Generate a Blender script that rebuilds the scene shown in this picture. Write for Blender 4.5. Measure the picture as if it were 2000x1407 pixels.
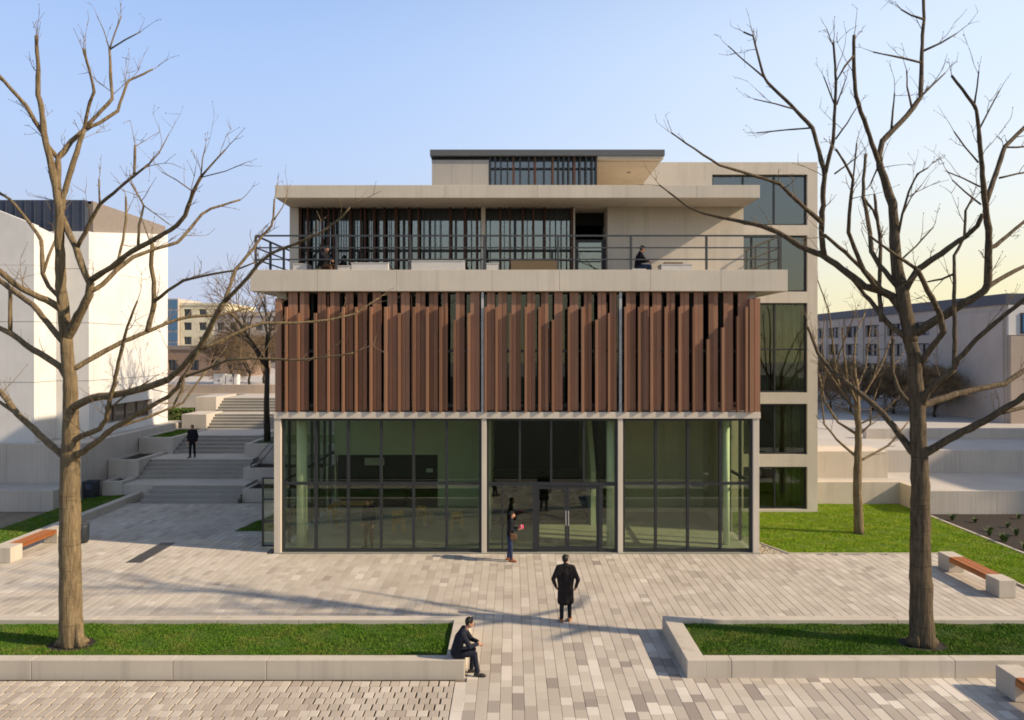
import bpy, math, random
import numpy as np
from mathutils import Vector, Matrix, Quaternion

R = math.radians
scene = bpy.context.scene
for o in list(bpy.data.objects):
    bpy.data.objects.remove(o)
random.seed(7)

# ---------------------------------------------------------------- camera, sky, sun, exposure
FOC, CAM_H, HOR = 1400.0, 7.3, 680.0        # focal length in photo pixels, eye height, horizon row
cam_d = bpy.data.cameras.new('camera')
cam = bpy.data.objects.new('camera', cam_d)
scene.collection.objects.link(cam)
cam.location = (0, 0, CAM_H)
cam.rotation_euler = (R(90), 0, 0)
cam_d.sensor_width = 36
cam_d.lens = 36 * FOC / 2000
cam_d.shift_y = -(703.5 - HOR) / 2000
cam_d.clip_end = 6000
scene.camera = cam

SUN_EL = 31.0
SUN_AZ = 103.0                                # clockwise from +Y
world = bpy.data.worlds.new('World')
scene.world = world
world.use_nodes = True
nt = world.node_tree
nt.nodes.clear()
w_out = nt.nodes.new('ShaderNodeOutputWorld')
bg = nt.nodes.new('ShaderNodeBackground')
sky = nt.nodes.new('ShaderNodeTexSky')
sky.sky_type = 'NISHITA'
sky.sun_disc = False
sky.sun_elevation = R(SUN_EL)
sky.sun_rotation = R(SUN_AZ)
sky.air_density = 1.0
sky.dust_density = 1.6
sky.ozone_density = 1.6
bg.inputs['Strength'].default_value = 0.12
# late-afternoon haze low in the sky, warmer towards the sun
tc = nt.nodes.new('ShaderNodeTexCoord')
sep = nt.nodes.new('ShaderNodeSeparateXYZ')
nt.links.new(tc.outputs['Generated'], sep.inputs[0])
def wmath(op, a, b=None, clamp=False):
    n = nt.nodes.new('ShaderNodeMath'); n.operation = op; n.use_clamp = clamp
    for i, v in enumerate((a, b)):
        if v is None: continue
        if isinstance(v, (int, float)): n.inputs[i].default_value = v
        else: nt.links.new(v, n.inputs[i])
    return n.outputs[0]
sd = nt.nodes.new('ShaderNodeVectorMath'); sd.operation = 'DOT_PRODUCT'
nt.links.new(tc.outputs['Generated'], sd.inputs[0])
sd.inputs[1].default_value = (math.sin(R(SUN_AZ)), math.cos(R(SUN_AZ)), 0.0)
def wramp(v, stops):
    n = nt.nodes.new('ShaderNodeValToRGB'); nt.links.new(v, n.inputs[0])
    el = n.color_ramp.elements
    while len(el) < len(stops): el.new(0.5)
    for e, (p, c) in zip(el, stops): e.position = p; e.color = (c[0]/8, c[1]/8, c[2]/8, 1)
    return n.outputs[0]
def wrange(v, a, b):
    n = nt.nodes.new('ShaderNodeMapRange'); n.interpolation_type = 'SMOOTHSTEP'; nt.links.new(v, n.inputs[0])
    n.inputs[1].default_value = a; n.inputs[2].default_value = b
    return n.outputs[0]
def wmix(fac, a, b, mode='MIX'):
    n = nt.nodes.new('ShaderNodeMix'); n.data_type = 'RGBA'; n.blend_type = mode
    if isinstance(fac, (int, float)): n.inputs[0].default_value = fac
    else: nt.links.new(fac, n.inputs[0])
    for i, v in ((6, a), (7, b)):
        if isinstance(v, tuple): n.inputs[i].default_value = v
        else: nt.links.new(v, n.inputs[i])
    return n.outputs[2]
elev = wmath('MAXIMUM', sep.outputs['Z'], 0.0)
away = wramp(elev, [(0.0, (3.5,3.7,4.6)), (0.10, (3.6,4.1,5.2)), (0.25, (3.2,4.2,6.1)), (0.42, (2.45,3.6,6.0)), (1.0, (1.2,2.3,5.0))])
toward = wramp(elev, [(0.0, (6.4,5.4,3.0)), (0.07, (6.2,5.8,3.9)), (0.17, (5.7,6.0,5.9)), (0.30, (4.9,5.7,6.8)), (1.0, (2.6,3.8,6.0))])
sunside = wrange(sd.outputs['Value'], -0.62, 0.42)
air = wmix(1.0, wmix(sunside, away, toward), (8.0, 8.0, 8.0, 1), 'MULTIPLY')
skyc = wmix(wrange(elev, 0.34, 0.80), air, sky.outputs[0])
nt.links.new(skyc, bg.inputs['Color'])
nt.links.new(bg.outputs[0], w_out.inputs['Surface'])

sun_d = bpy.data.lights.new('sun', 'SUN')
sun_d.energy = 5.0
sun_d.angle = R(0.9)
sun_d.color = (1.0, 0.80, 0.56)
sun = bpy.data.objects.new('sun', sun_d)
scene.collection.objects.link(sun)
_to_sun = Vector((math.sin(R(SUN_AZ)) * math.cos(R(SUN_EL)), math.cos(R(SUN_AZ)) * math.cos(R(SUN_EL)), math.sin(R(SUN_EL))))
sun.rotation_euler = (-_to_sun).to_track_quat('-Z', 'Y').to_euler()
sun.location = (40, -10, 40)

vs = scene.view_settings
scene.display_settings.display_device = 'sRGB'
vs.view_transform = 'Standard'
vs.look = 'None'
vs.gamma = 1
vs.use_curve_mapping = False
vs.exposure = 0.40
scene.cycles.max_bounces = 8
scene.cycles.filter_width = 1.8
scene.cycles.transparent_max_bounces = 24
scene.cycles.caustics_reflective = False
scene.cycles.caustics_refractive = False

# ---------------------------------------------------------------- helpers
def pt(px, py, Y):
    """place on the plane at depth Y that the photo shows at (px, py)"""
    return Vector(((px - 1000) * Y / FOC, Y, CAM_H - (py - HOR) * Y / FOC))

class MB:
    def __init__(s):
        s.v = []; s.f = []; s.tone = None
    def box(s, x0, x1, y0, y1, z0, z1):
        n = len(s.v)
        s.v += [(x0,y0,z0),(x1,y0,z0),(x1,y1,z0),(x0,y1,z0),(x0,y0,z1),(x1,y0,z1),(x1,y1,z1),(x0,y1,z1)]
        s.f += [(n,n+3,n+2,n+1),(n+4,n+5,n+6,n+7),(n,n+1,n+5,n+4),(n+1,n+2,n+6,n+5),(n+2,n+3,n+7,n+6),(n+3,n,n+4,n+7)]
        return s
    def bar(s, a, b, w, h):
        """rectangular bar from a to b, w across, h high"""
        a = Vector(a); b = Vector(b); d = (b - a).normalized()
        up = Vector((0,0,1)) if abs(d.z) < 0.95 else Vector((0,1,0))
        x = d.cross(up).normalized(); u = x.cross(d)
        n = len(s.v)
        for p in (a, b):
            for sx, su in ((-1,-1),(1,-1),(1,1),(-1,1)):
                s.v.append(tuple(p + x*sx*w/2 + u*su*h/2))
        s.f += [(n,n+1,n+2,n+3),(n+7,n+6,n+5,n+4)]
        for i in range(4):
            j = (i+1) % 4
            s.f.append((n+i, n+4+i, n+4+j, n+j))
        return s
    def prism(s, poly, z0, z1):
        n = len(s.v); k = len(poly)
        s.v += [(x,y,z0) for x,y in poly] + [(x,y,z1) for x,y in poly]
        s.f.append(tuple(range(n+k-1, n-1, -1))); s.f.append(tuple(range(n+k, n+2*k)))
        for i in range(k):
            j = (i+1) % k
            s.f.append((n+i, n+j, n+k+j, n+k+i))
        return s
    def poly_ext(s, pts, vec):
        """closed solid: polygon pts (3-D) swept by vec"""
        n = len(s.v); k = len(pts); vec = Vector(vec)
        s.v += [tuple(p) for p in pts] + [tuple(Vector(p)+vec) for p in pts]
        s.f.append(tuple(range(n+k-1, n-1, -1))); s.f.append(tuple(range(n+k, n+2*k)))
        for i in range(k):
            j = (i+1) % k
            s.f.append((n+i, n+j, n+k+j, n+k+i))
        return s
    def tube(s, pts, rads, n=8, cap=True):
        pts = [Vector(p) for p in pts]
        m = len(pts); base = len(s.v)
        d0 = (pts[1]-pts[0]).normalized()
        ref = Vector((0,1,0)) if abs(d0.y) < 0.9 else Vector((1,0,0))
        u = d0.cross(ref).normalized()
        for i, p in enumerate(pts):
            d = (pts[min(i+1,m-1)] - pts[max(i-1,0)]).normalized()
            u = (u - d*u.dot(d)).normalized(); w = d.cross(u)
            for k in range(n):
                a = 2*math.pi*k/n
                s.v.append(tuple(p + (u*math.cos(a) + w*math.sin(a))*rads[i]))
        for i in range(m-1):
            for k in range(n):
                j = (k+1) % n
                s.f.append((base+i*n+k, base+i*n+j, base+(i+1)*n+j, base+(i+1)*n+k))
        if cap:
            s.f.append(tuple(base+k for k in range(n-1,-1,-1)))
            s.f.append(tuple(base+(m-1)*n+k for k in range(n)))
        return s
    def capsule(s, a, b, ra, rb, n=10):
        a = Vector(a); b = Vector(b)
        d = (b-a); L = d.length
        d = d.normalized() if L > 1e-6 else Vector((0,0,1))
        P = []; Q = []
        for t in (85, 55, 28):
            P.append(a - d*ra*math.sin(R(t))); Q.append(ra*math.cos(R(t)))
        P.append(a); Q.append(ra); P.append(b + d*1e-4); Q.append(rb)
        for t in (28, 55, 85):
            P.append(b + d*rb*math.sin(R(t))); Q.append(rb*math.cos(R(t)))
        return s.tube(P, Q, n)
    def ball(s, c, r, sc=(1,1,1), n=12, m=8):
        c = Vector(c); base = len(s.v)
        s.v.append((c.x, c.y, c.z - r*sc[2]))
        for i in range(1, m):
            t = math.pi*i/m
            for k in range(n):
                a = 2*math.pi*k/n
                s.v.append((c.x + r*sc[0]*math.sin(t)*math.cos(a), c.y + r*sc[1]*math.sin(t)*math.sin(a), c.z - r*sc[2]*math.cos(t)))
        s.v.append((c.x, c.y, c.z + r*sc[2])); top = len(s.v)-1
        for k in range(n):
            j = (k+1) % n
            s.f.append((base, base+1+j, base+1+k))
            for i in range(m-2):
                s.f.append((base+1+i*n+k, base+1+i*n+j, base+1+(i+1)*n+j, base+1+(i+1)*n+k))
            s.f.append((base+1+(m-2)*n+k, base+1+(m-2)*n+j, top))
        return s
    def mesh(s, name, mat, smooth=False):
        me = bpy.data.meshes.new(name)
        me.from_pydata(s.v, [], s.f)
        if s.tone is not None:
            at = me.attributes.new('tone', 'FLOAT', 'FACE')
            at.data.foreach_set('value', s.tone)
        if mat: me.materials.append(mat)
        if smooth: me.polygons.foreach_set('use_smooth', [True]*len(me.polygons))
        me.update()
        return me
    def build(s, name, mat, parent=None, smooth=False, bevel=0.0):
        o = bpy.data.objects.new(name, s.mesh(name, mat, smooth))
        scene.collection.objects.link(o)
        if parent is not None: adopt(o, parent)
        if bevel:
            b = o.modifiers.new('edge', 'BEVEL'); b.width = bevel; b.segments = 2; b.limit_method = 'ANGLE'
        return o

WLOC = {}
def adopt(o, parent):
    o.parent = parent
    o.matrix_parent_inverse = Matrix.Translation(-Vector(WLOC.get(parent.name, (0,0,0))))
def thing(name, label, cat, loc=(0,0,0), group=None):
    o = bpy.data.objects.new(name, None)
    scene.collection.objects.link(o)
    o.location = loc; o.empty_display_size = 0.3
    WLOC[o.name] = tuple(loc)
    return tag(o, label, cat, group)
def tag(o, label, cat, group=None):
    o['label'] = label; o['category'] = cat
    if group: o['group'] = group
    return o
def struct(o, label=None):
    o['kind'] = 'structure'
    if label: o['label'] = label
    return o
def stuff(o, label=None, cat=None):
    o['kind'] = 'stuff'
    if label: o['label'] = label
    if cat: o['category'] = cat
    return o
def put(mesh, name, loc, parent=None, rz=0.0):
    o = bpy.data.objects.new(name, mesh)
    scene.collection.objects.link(o)
    o.location = loc; o.rotation_euler = (0,0,rz)
    if parent is not None: adopt(o, parent)
    return o

# ---------------------------------------------------------------- materials
class NT:
    def __init__(s, name):
        s.m = bpy.data.materials.new(name); s.m.use_nodes = True
        s.t = s.m.node_tree; s.t.nodes.clear()
        s.out = s.t.nodes.new('ShaderNodeOutputMaterial')
        s.b = s.t.nodes.new('ShaderNodeBsdfPrincipled')
        s.t.links.new(s.b.outputs[0], s.out.inputs['Surface'])
        c = s.t.nodes.new('ShaderNodeTexCoord'); s.co = c.outputs['Object']
        s.geo = s.t.nodes.new('ShaderNodeNewGeometry')
        s.oi = s.t.nodes.new('ShaderNodeObjectInfo')
    def n(s, kind, **kw):
        x = s.t.nodes.new(kind)
        for k, v in kw.items(): setattr(x, k, v)
        return x
    def put(s, sock, v):
        if isinstance(v, (int, float)): sock.default_value = v
        elif isinstance(v, tuple): sock.default_value = v if len(v) == 4 or sock.type == 'VECTOR' else (*v, 1)
        else: s.t.links.new(v, sock)
    def math(s, op, a, b=0.0, clamp=False, c=None):
        x = s.n('ShaderNodeMath', operation=op, use_clamp=clamp)
        s.put(x.inputs[0], a); s.put(x.inputs[1], b)
        if c is not None: s.put(x.inputs[2], c)
        return x.outputs[0]
    def mix(s, f, a, b, mode='MIX'):
        x = s.n('ShaderNodeMix', data_type='RGBA', blend_type=mode)
        s.put(x.inputs[0], f); s.put(x.inputs[6], a); s.put(x.inputs[7], b)
        return x.outputs[2]
    def scale(s, v, co=None):
        x = s.n('ShaderNodeVectorMath', operation='MULTIPLY')
        s.put(x.inputs[0], co if co is not None else s.co); x.inputs[1].default_value = v
        return x.outputs[0]
    def noise(s, scale, co=None, detail=4, rough=0.55):
        x = s.n('ShaderNodeTexNoise')
        s.put(x.inputs['Vector'], co if co is not None else s.co)
        x.inputs['Scale'].default_value = scale; x.inputs['Detail'].default_value = detail
        x.inputs['Roughness'].default_value = rough
        return x.outputs['Fac']
    def rng(s, v, a, b, c=0.0, d=1.0):
        x = s.n('ShaderNodeMapRange'); s.put(x.inputs[0], v)
        for i, q in enumerate((a,b,c,d)): x.inputs[i+1].default_value = q
        return x.outputs[0]
    def bump(s, h, strength=0.3, dist=0.02):
        x = s.n('ShaderNodeBump'); x.inputs['Strength'].default_value = strength
        x.inputs['Distance'].default_value = dist
        s.put(x.inputs['Height'], h); s.put(s.b.inputs['Normal'], x.outputs[0])
    def fin(s, col, rough=0.7, metal=0.0, spec=0.4):
        s.put(s.b.inputs['Base Color'], col); s.put(s.b.inputs['Roughness'], rough)
        s.b.inputs['Metallic'].default_value = metal
        s.b.inputs['Specular IOR Level'].default_value = spec
        return s.m

def m_concrete(name, c, board=0.0, stain=0.25, rough=0.85):
    k = NT(name); d = tuple(x*0.72 for x in c); l = tuple(min(1, x*1.12) for x in c)
    big = k.noise(0.55, detail=5); fine = k.noise(38, detail=3)
    streak = k.noise(1.0, k.scale((3.2, 3.2, 0.22)), detail=5)
    col = k.mix(k.rng(big, 0.3, 0.75), d, l)
    col = k.mix(0.55, col, c)
    col = k.mix(k.math('MULTIPLY', k.rng(streak, 0.52, 0.78), stain), col, tuple(x*0.5 for x in c))
    col = k.mix(k.math('MULTIPLY', k.rng(fine, 0.55, 0.8), 0.3), col, tuple(x*0.6 for x in c))
    v = k.n('ShaderNodeTexVoronoi'); k.put(v.inputs['Vector'], k.co); v.inputs['Scale'].default_value = 2.6
    hole = k.math('LESS_THAN', v.outputs['Distance'], 0.045)
    col = k.mix(k.math('MULTIPLY', hole, 0.45), col, tuple(x*0.3 for x in c))
    h = k.math('ADD', k.math('MULTIPLY', fine, 0.3), k.math('MULTIPLY', big, 0.5))
    if board:
        w = k.n('ShaderNodeTexWave', wave_type='BANDS', bands_direction='X'); k.put(w.inputs['Vector'], k.co)
        w.inputs['Scale'].default_value = 1.6; w.inputs['Distortion'].default_value = 0.3
        line = k.math('GREATER_THAN', w.outputs['Fac'], 0.975)
        col = k.mix(k.math('MULTIPLY', line, board), col, tuple(x*0.55 for x in c))
    k.bump(h, 0.25, 0.01)
    return k.fin(col, rough, spec=0.25)

M = {}
M['concrete'] = m_concrete('warm concrete', (0.56, 0.49, 0.40), stain=0.34)
M['slab'] = m_concrete('slab concrete', (0.60, 0.54, 0.455), board=0.12, stain=0.34)
M['wallcon'] = m_concrete('retaining wall concrete', (0.47, 0.43, 0.385), board=0.30, stain=0.35)
M['planter'] = m_concrete('planter concrete', (0.50, 0.45, 0.38), stain=0.5)
M['white'] = m_concrete('white render', (0.66, 0.65, 0.635), stain=0.12)
M['pinkcon'] = m_concrete('pinkish stone panel', (0.44, 0.36, 0.30), board=0.25)
M['lightcon'] = m_concrete('pale facade', (0.44, 0.385, 0.345), stain=0.15)
M['cream'] = m_concrete('cream facade', (0.66, 0.60, 0.44), stain=0.15)
M['greyfac'] = m_concrete('grey facade', (0.34, 0.31, 0.29), stain=0.2)
M['brownfac'] = m_concrete('brown facade', (0.24, 0.17, 0.13), stain=0.2)
M['step'] = m_concrete('step concrete', (0.32, 0.305, 0.28), stain=0.25)
M['upperpave'] = m_concrete('upper paving', (0.46, 0.43, 0.39), stain=0.15)

def m_plain(name, c, rough=0.5, metal=0.0, var=0.15, scale=6.0, spec=0.4):
    k = NT(name)
    col = k.mix(k.rng(k.noise(scale), 0.3, 0.7), tuple(x*(1-var) for x in c), tuple(min(1,x*(1+var)) for x in c))
    return k.fin(col, rough, metal, spec)
M['greypanel'] = m_concrete('grey concrete panel', (0.40, 0.375, 0.345), stain=0.3)
M['metal'] = m_plain('dark window metal', (0.022, 0.025, 0.030), 0.42)
M['rail'] = m_plain('railing steel', (0.045, 0.05, 0.058), 0.45)
M['roofmetal'] = m_plain('grey roof edge metal', (0.10, 0.105, 0.115), 0.5, var=0.08)
M['bluemetal'] = m_plain('blue grey sheet cladding', (0.045, 0.055, 0.085), 0.5, var=0.12)
M['tanmetal'] = m_plain('grey tan sheet cladding', (0.20, 0.17, 0.15), 0.6, var=0.08)
M['postsilver'] = m_plain('pale steel post', (0.42, 0.42, 0.42), 0.45)
M['whitebox'] = m_plain('white painted box', (0.62, 0.61, 0.60), 0.6, var=0.05)
M['tanbox'] = m_plain('woven tan panel', (0.17, 0.125, 0.075), 0.8, var=0.3, scale=30)
M['bluepl'] = m_plain('blue plate', (0.10, 0.22, 0.42), 0.4)
M['yellow'] = m_plain('yellow painted wood', (0.36, 0.22, 0.035), 0.5)
M['binmetal'] = m_plain('dark bin', (0.018, 0.024, 0.032), 0.5)
M['intwall'] = m_plain('interior plaster', (0.45, 0.49, 0.36), 0.8, var=0.05, scale=0.5)
M['intfloor'] = m_plain('interior floor', (0.29, 0.29, 0.24), 0.45, var=0.08, scale=1.5)
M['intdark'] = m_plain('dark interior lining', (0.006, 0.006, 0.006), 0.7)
M['intpale'] = m_plain('pale interior column', (0.72, 0.78, 0.62), 0.7, var=0.05)
M['screen'] = m_plain('pale notice panel', (0.42, 0.47, 0.40), 0.5)
M['curtain'] = m_plain('pale green curtain', (0.15, 0.18, 0.10), 0.85, var=0.2, scale=2)
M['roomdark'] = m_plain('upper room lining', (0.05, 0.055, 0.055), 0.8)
M['soil'] = m_plain('planting soil', (0.024, 0.017, 0.013), 0.95, var=0.5, scale=9)
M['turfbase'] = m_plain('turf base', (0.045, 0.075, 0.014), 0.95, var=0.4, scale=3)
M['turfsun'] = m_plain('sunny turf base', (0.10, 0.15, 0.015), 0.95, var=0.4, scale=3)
M['turfshade'] = m_plain('unseen shade-dark lawn', (0.018, 0.021, 0.010), 0.95, var=0.3, scale=0.4)  # colour of the unseen lawn, darkened to stand in for reflected shade
M['drain'] = m_plain('steel drain grate', (0.10, 0.09, 0.085), 0.6)
M['sand'] = m_plain('joint sand', (0.20, 0.165, 0.12), 0.95, var=0.3, scale=3)
M['slot'] = m_plain('dark joint soil', (0.035, 0.030, 0.022), 0.95, var=0.4, scale=8)
M['groundfar'] = m_concrete('far paving', (0.36, 0.335, 0.30), stain=0.1)

def m_glass(name, tint, base, graze):
    k = NT(name); k.t.nodes.remove(k.b)
    tr = k.n('ShaderNodeBsdfTransparent'); tr.inputs[0].default_value = (*tint, 1)
    gl = k.n('ShaderNodeBsdfGlossy'); gl.inputs['Roughness'].default_value = 0.0
    gl.inputs[0].default_value = (0.95, 1.0, 0.97, 1)
    lw = k.n('ShaderNodeLayerWeight'); lw.inputs['Blend'].default_value = 0.5
    f = k.math('MULTIPLY_ADD', k.math('POWER', lw.outputs['Facing'], 3.5), graze, c=base, clamp=True)
    mx = k.n('ShaderNodeMixShader'); k.put(mx.inputs[0], f)
    k.t.links.new(tr.outputs[0], mx.inputs[1]); k.t.links.new(gl.outputs[0], mx.inputs[2])
    k.t.links.new(mx.outputs[0], k.out.inputs['Surface'])
    return k.m
M['glass'] = m_glass('green tinted glass', (0.86, 0.905, 0.82), 0.052, 0.7)
M['glassdark'] = m_glass('dark grey glass', (0.45, 0.50, 0.50), 0.055, 0.5)
M['glasspent'] = m_glass('deep blue glass', (0.35, 0.45, 0.60), 0.13, 0.5)
M['glasstop'] = m_glass('deep blue grey glass', (0.40, 0.50, 0.60), 0.13, 0.5)
M['glassup'] = m_glass('blue grey glass', (0.50, 0.62, 0.70), 0.17, 0.6)
def m_farglass():
    k = NT('far window glass')
    col = k.mix(k.oi.outputs['Random'], (0.015, 0.02, 0.028), (0.05, 0.06, 0.07))
    return k.fin(col, 0.12, spec=0.8)
M['farglass'] = m_farglass()
M['blueglass'] = m_plain('blue stair glazing', (0.05, 0.14, 0.26), 0.2, spec=0.7)

def m_timber(name, a, b, rough=0.62):
    k = NT(name)
    g = k.noise(1.0, k.scale((34, 34, 0.9)), detail=6, rough=0.65)
    blot = k.noise(1.3, k.scale((1.5, 1.5, 0.8)))
    rnd = k.oi.outputs['Random']
    col = k.mix(k.math('ADD', k.math('MULTIPLY', g, 0.6), k.math('MULTIPLY', blot, 0.35), True), a, b)
    tone = k.n('ShaderNodeValToRGB'); k.put(tone.inputs[0], rnd)
    te = tone.color_ramp.elements; te[0].color = (0.52, 0.48, 0.46, 1); te[1].color = (1.0, 1.0, 1.0, 1)
    e2 = te.new(0.35); e2.color = (0.78, 0.74, 0.70, 1); e3 = te.new(0.7); e3.color = (0.92, 0.90, 0.90, 1)
    col = k.mix(1.0, col, tone.outputs[0], 'MULTIPLY')
    grey = k.math('MULTIPLY', k.rng(k.noise(0.7, k.scale((2, 2, 0.25))), 0.5, 0.75), 0.25)
    col = k.mix(grey, col, (0.20, 0.14, 0.10))
    k.bump(g, 0.25, 0.01)
    return k.fin(col, rough, spec=0.3)
M['timber'] = m_timber('red brown cladding board', (0.19, 0.090, 0.054), (0.50, 0.275, 0.175))
M['batten'] = m_timber('orange brown batten', (0.21, 0.105, 0.060), (0.37, 0.20, 0.118))
M['benchwood'] = m_timber('orange bench wood', (0.34, 0.115, 0.035), (0.52, 0.20, 0.06))
M['finwood'] = m_timber('dark brown fin', (0.055, 0.026, 0.018), (0.12, 0.055, 0.036))

def m_paver(name, ramp):
    k = NT(name)
    at = k.n('ShaderNodeAttribute', attribute_name='tone')
    cr = k.n('ShaderNodeValToRGB'); k.put(cr.inputs[0], at.outputs['Fac'])
    el = cr.color_ramp.elements
    el[0].position = 0; el[0].color = (*ramp[0], 1); el[1].position = 1; el[1].color = (*ramp[-1], 1)
    for i, c in enumerate(ramp[1:-1]):
        e = el.new((i+1)/(len(ramp)-1)); e.color = (*c, 1)
    pos = k.geo.outputs['Position']
    grain = k.noise(70, pos, detail=2); st = k.noise(0.45, pos, detail=5)
    col = k.mix(k.math('MULTIPLY', k.rng(st, 0.42, 0.72), 0.38), cr.outputs[0], (0.30, 0.25, 0.20))
    col = k.mix(k.math('MULTIPLY', k.rng(grain, 0.5, 0.8), 0.25), col, (0.2, 0.17, 0.14))
    k.bump(grain, 0.12, 0.004)
    return k.fin(col, 0.8, spec=0.3)
M['paver'] = m_paver('plaza pavers', [(0.27, 0.235, 0.21), (0.365, 0.325, 0.28), (0.45, 0.405, 0.345), (0.51, 0.465, 0.40), (0.60, 0.555, 0.49)])
M['turfpaver'] = m_paver('grid pavers', [(0.36, 0.31, 0.26), (0.42, 0.37, 0.31), (0.47, 0.42, 0.355), (0.54, 0.49, 0.42)])

def m_grass(name, a, b, dry):
    k = NT(name)
    at = k.n('ShaderNodeAttribute', attribute_name='tone')
    patch = k.noise(1.7, k.geo.outputs['Position'], detail=5, rough=0.7)
    col = k.mix(at.outputs['Fac'], a, b)
    col = k.mix(k.math('MULTIPLY', k.rng(patch, 0.46, 0.66), 0.6), col, dry)
    return k.fin(col, 0.7, spec=0.2)
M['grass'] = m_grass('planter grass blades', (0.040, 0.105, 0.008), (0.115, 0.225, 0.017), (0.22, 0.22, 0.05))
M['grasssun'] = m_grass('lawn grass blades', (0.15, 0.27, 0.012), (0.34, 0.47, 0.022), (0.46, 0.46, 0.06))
M['leaf'] = m_plain('shrub leaf', (0.06, 0.10, 0.02), 0.7, var=0.4, scale=12)
M['hedge'] = m_plain('hedge leaf', (0.07, 0.12, 0.015), 0.7, var=0.4, scale=9)

def m_bark(name, a, b):
    k = NT(name)
    lo = k.noise(1.0, k.scale((14, 14, 2.2)), detail=6, rough=0.65)
    sp = k.noise(55, detail=3); ring = k.noise(1.0, k.scale((1.5, 1.5, 16)), detail=3)
    col = k.mix(k.rng(lo, 0.3, 0.7), a, b)
    col = k.mix(k.math('MULTIPLY', k.rng(ring, 0.58, 0.72), 0.55), col, tuple(x*0.45 for x in a))
    col = k.mix(k.math('MULTIPLY', k.rng(sp, 0.55, 0.72), 0.6), col, tuple(x*0.45 for x in a))
    k.bump(k.math('ADD', lo, k.math('MULTIPLY', sp, 0.3)), 1.0, 0.07)
    return k.fin(col, 0.85, spec=0.2)
M['bark'] = m_bark('pale tan bark', (0.105, 0.078, 0.044), (0.30, 0.225, 0.130))
M['bark2'] = m_bark('brown grey bark', (0.055, 0.042, 0.028), (0.18, 0.135, 0.085))
M['barkdark'] = m_bark('dark bark', (0.03, 0.026, 0.02), (0.07, 0.058, 0.042))
M['twigbrown'] = m_plain('brown twigs', (0.17, 0.12, 0.07), 0.9, var=0.3, scale=3)
M['gravel'] = m_plain('pale pebbles', (0.42, 0.36, 0.27), 0.85, var=0.4, scale=25)

def m_cloth(name, c):
    k = NT(name)
    f = k.noise(160, detail=2); w = k.noise(9, detail=4)
    col = k.mix(k.rng(w, 0.3, 0.7), tuple(x*0.7 for x in c), tuple(x*1.35 for x in c))
    k.bump(k.math('ADD', k.math('MULTIPLY', w, 1.0), k.math('MULTIPLY', f, 0.1)), 0.5, 0.03)
    return k.fin(col, 0.85, spec=0.15)
M['skin'] = m_plain('skin', (0.42, 0.22, 0.14), 0.55, var=0.06)
M['black'] = m_cloth('black cloth', (0.010, 0.011, 0.016))
M['navy'] = m_cloth('navy cloth', (0.014, 0.016, 0.026))
M['coat'] = m_cloth('dark wool coat', (0.017, 0.014, 0.015))
M['tan'] = m_cloth('tan cloth', (0.10, 0.058, 0.034))
M['jeans'] = m_cloth('blue jeans', (0.028, 0.04, 0.085))
M['shoebrown'] = m_plain('brown leather', (0.26, 0.09, 0.03), 0.5)
M['shoedark'] = m_plain('dark leather', (0.03, 0.024, 0.02), 0.5)
M['hair'] = m_plain('dark hair', (0.012, 0.009, 0.007), 0.6, var=0.4, scale=60)
M['pink'] = m_plain('pink wrapping', (0.65, 0.06, 0.13), 0.6)
M['bag'] = m_plain('brown bag leather', (0.13, 0.065, 0.03), 0.6)
# ---------------------------------------------------------------- ground and paving
struct(MB().box(-900, 900, -300, 2500, -1.0, -0.08).build('ground', M['groundfar']))
struct(MB().box(-70, 70, -130, 11.0, -0.079, -0.01).build('lawn', M['turfshade']), 'added unseen dark lawn before the plaza, for dark glass reflections')  # added out of view so the hall glass reflects something dark

PL0, PL1 = 15.84, 18.47                      # planters: front and back
LPX, RPX = -1.05, 3.87                       # their ends beside the walk
def in_planter(x, y):
    return PL0 - 0.02 < y < PL1 + 0.02 and (x < LPX - 0.1 or x > RPX + 0.1)

def paver_mesh(w, l, h, mat, tone):
    m = MB(); b = 0.006
    x, y = w/2, l/2
    m.v = [(-x,-y,-h),(x,-y,-h),(x,y,-h),(-x,y,-h),(-x,-y,-b),(x,-y,-b),(x,y,-b),(-x,y,-b),
           (-x+b,-y+b,0),(x-b,-y+b,0),(x-b,y-b,0),(-x+b,y-b,0)]
    m.f = [(8,9,10,11)]
    for i in range(4):
        j = (i+1) % 4
        m.f += [(i,j,4+j,4+i),(4+i,4+j,8+j,8+i)]
    m.tone = [tone]*len(m.f)
    return m

plaza = struct(MB().box(-30, 15.62, 11.5, 25.44, -0.078, -0.03).box(-30, -8.6, 25.44, 33.72, -0.078, -0.03)
               .build('plaza_paving', M['sand']), 'pale beige and grey stone plaza paving')
rp = random.Random(11)
pavers = []                                  # (x, y, w, l, tone)
CW = 0.25
LEN = (0.32, 0.48, 0.72)
ncol = int((15.6 + 22.5) / CW)
for c in range(ncol):
    x = -22.5 + CW*(c + 0.5)
    y = 12.2 + rp.random()*0.6
    yend = 33.7 if x < -8.75 else 25.42
    while y < yend:
        l = rp.choices(LEN, (0.45, 0.35, 0.2))[0]
        l2 = min(l, yend - y)
        yc = y + l2/2
        y += l
        if l2 < 0.04: continue
        if x > 9.2 and yc > 25.3: continue
        if x < -17.95 and yc > 25.9: continue
        if x < -1.22 and yc - l2/2 < PL0 + 0.02: continue
        if x > -1.25 and x < -0.98 and yc < PL0: continue
        if in_planter(x, yc-l2/2) and in_planter(x, yc+l2/2): continue
        near = max(0.0, min(1.0, (18.2 - yc) / 2.0))
        spread = 0.145 + 0.165*near
        t = min(1, max(0, rp.gauss(0.58, spread)))
        pavers.append((x, yc, CW, l2, round(t*8)/8))
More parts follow.
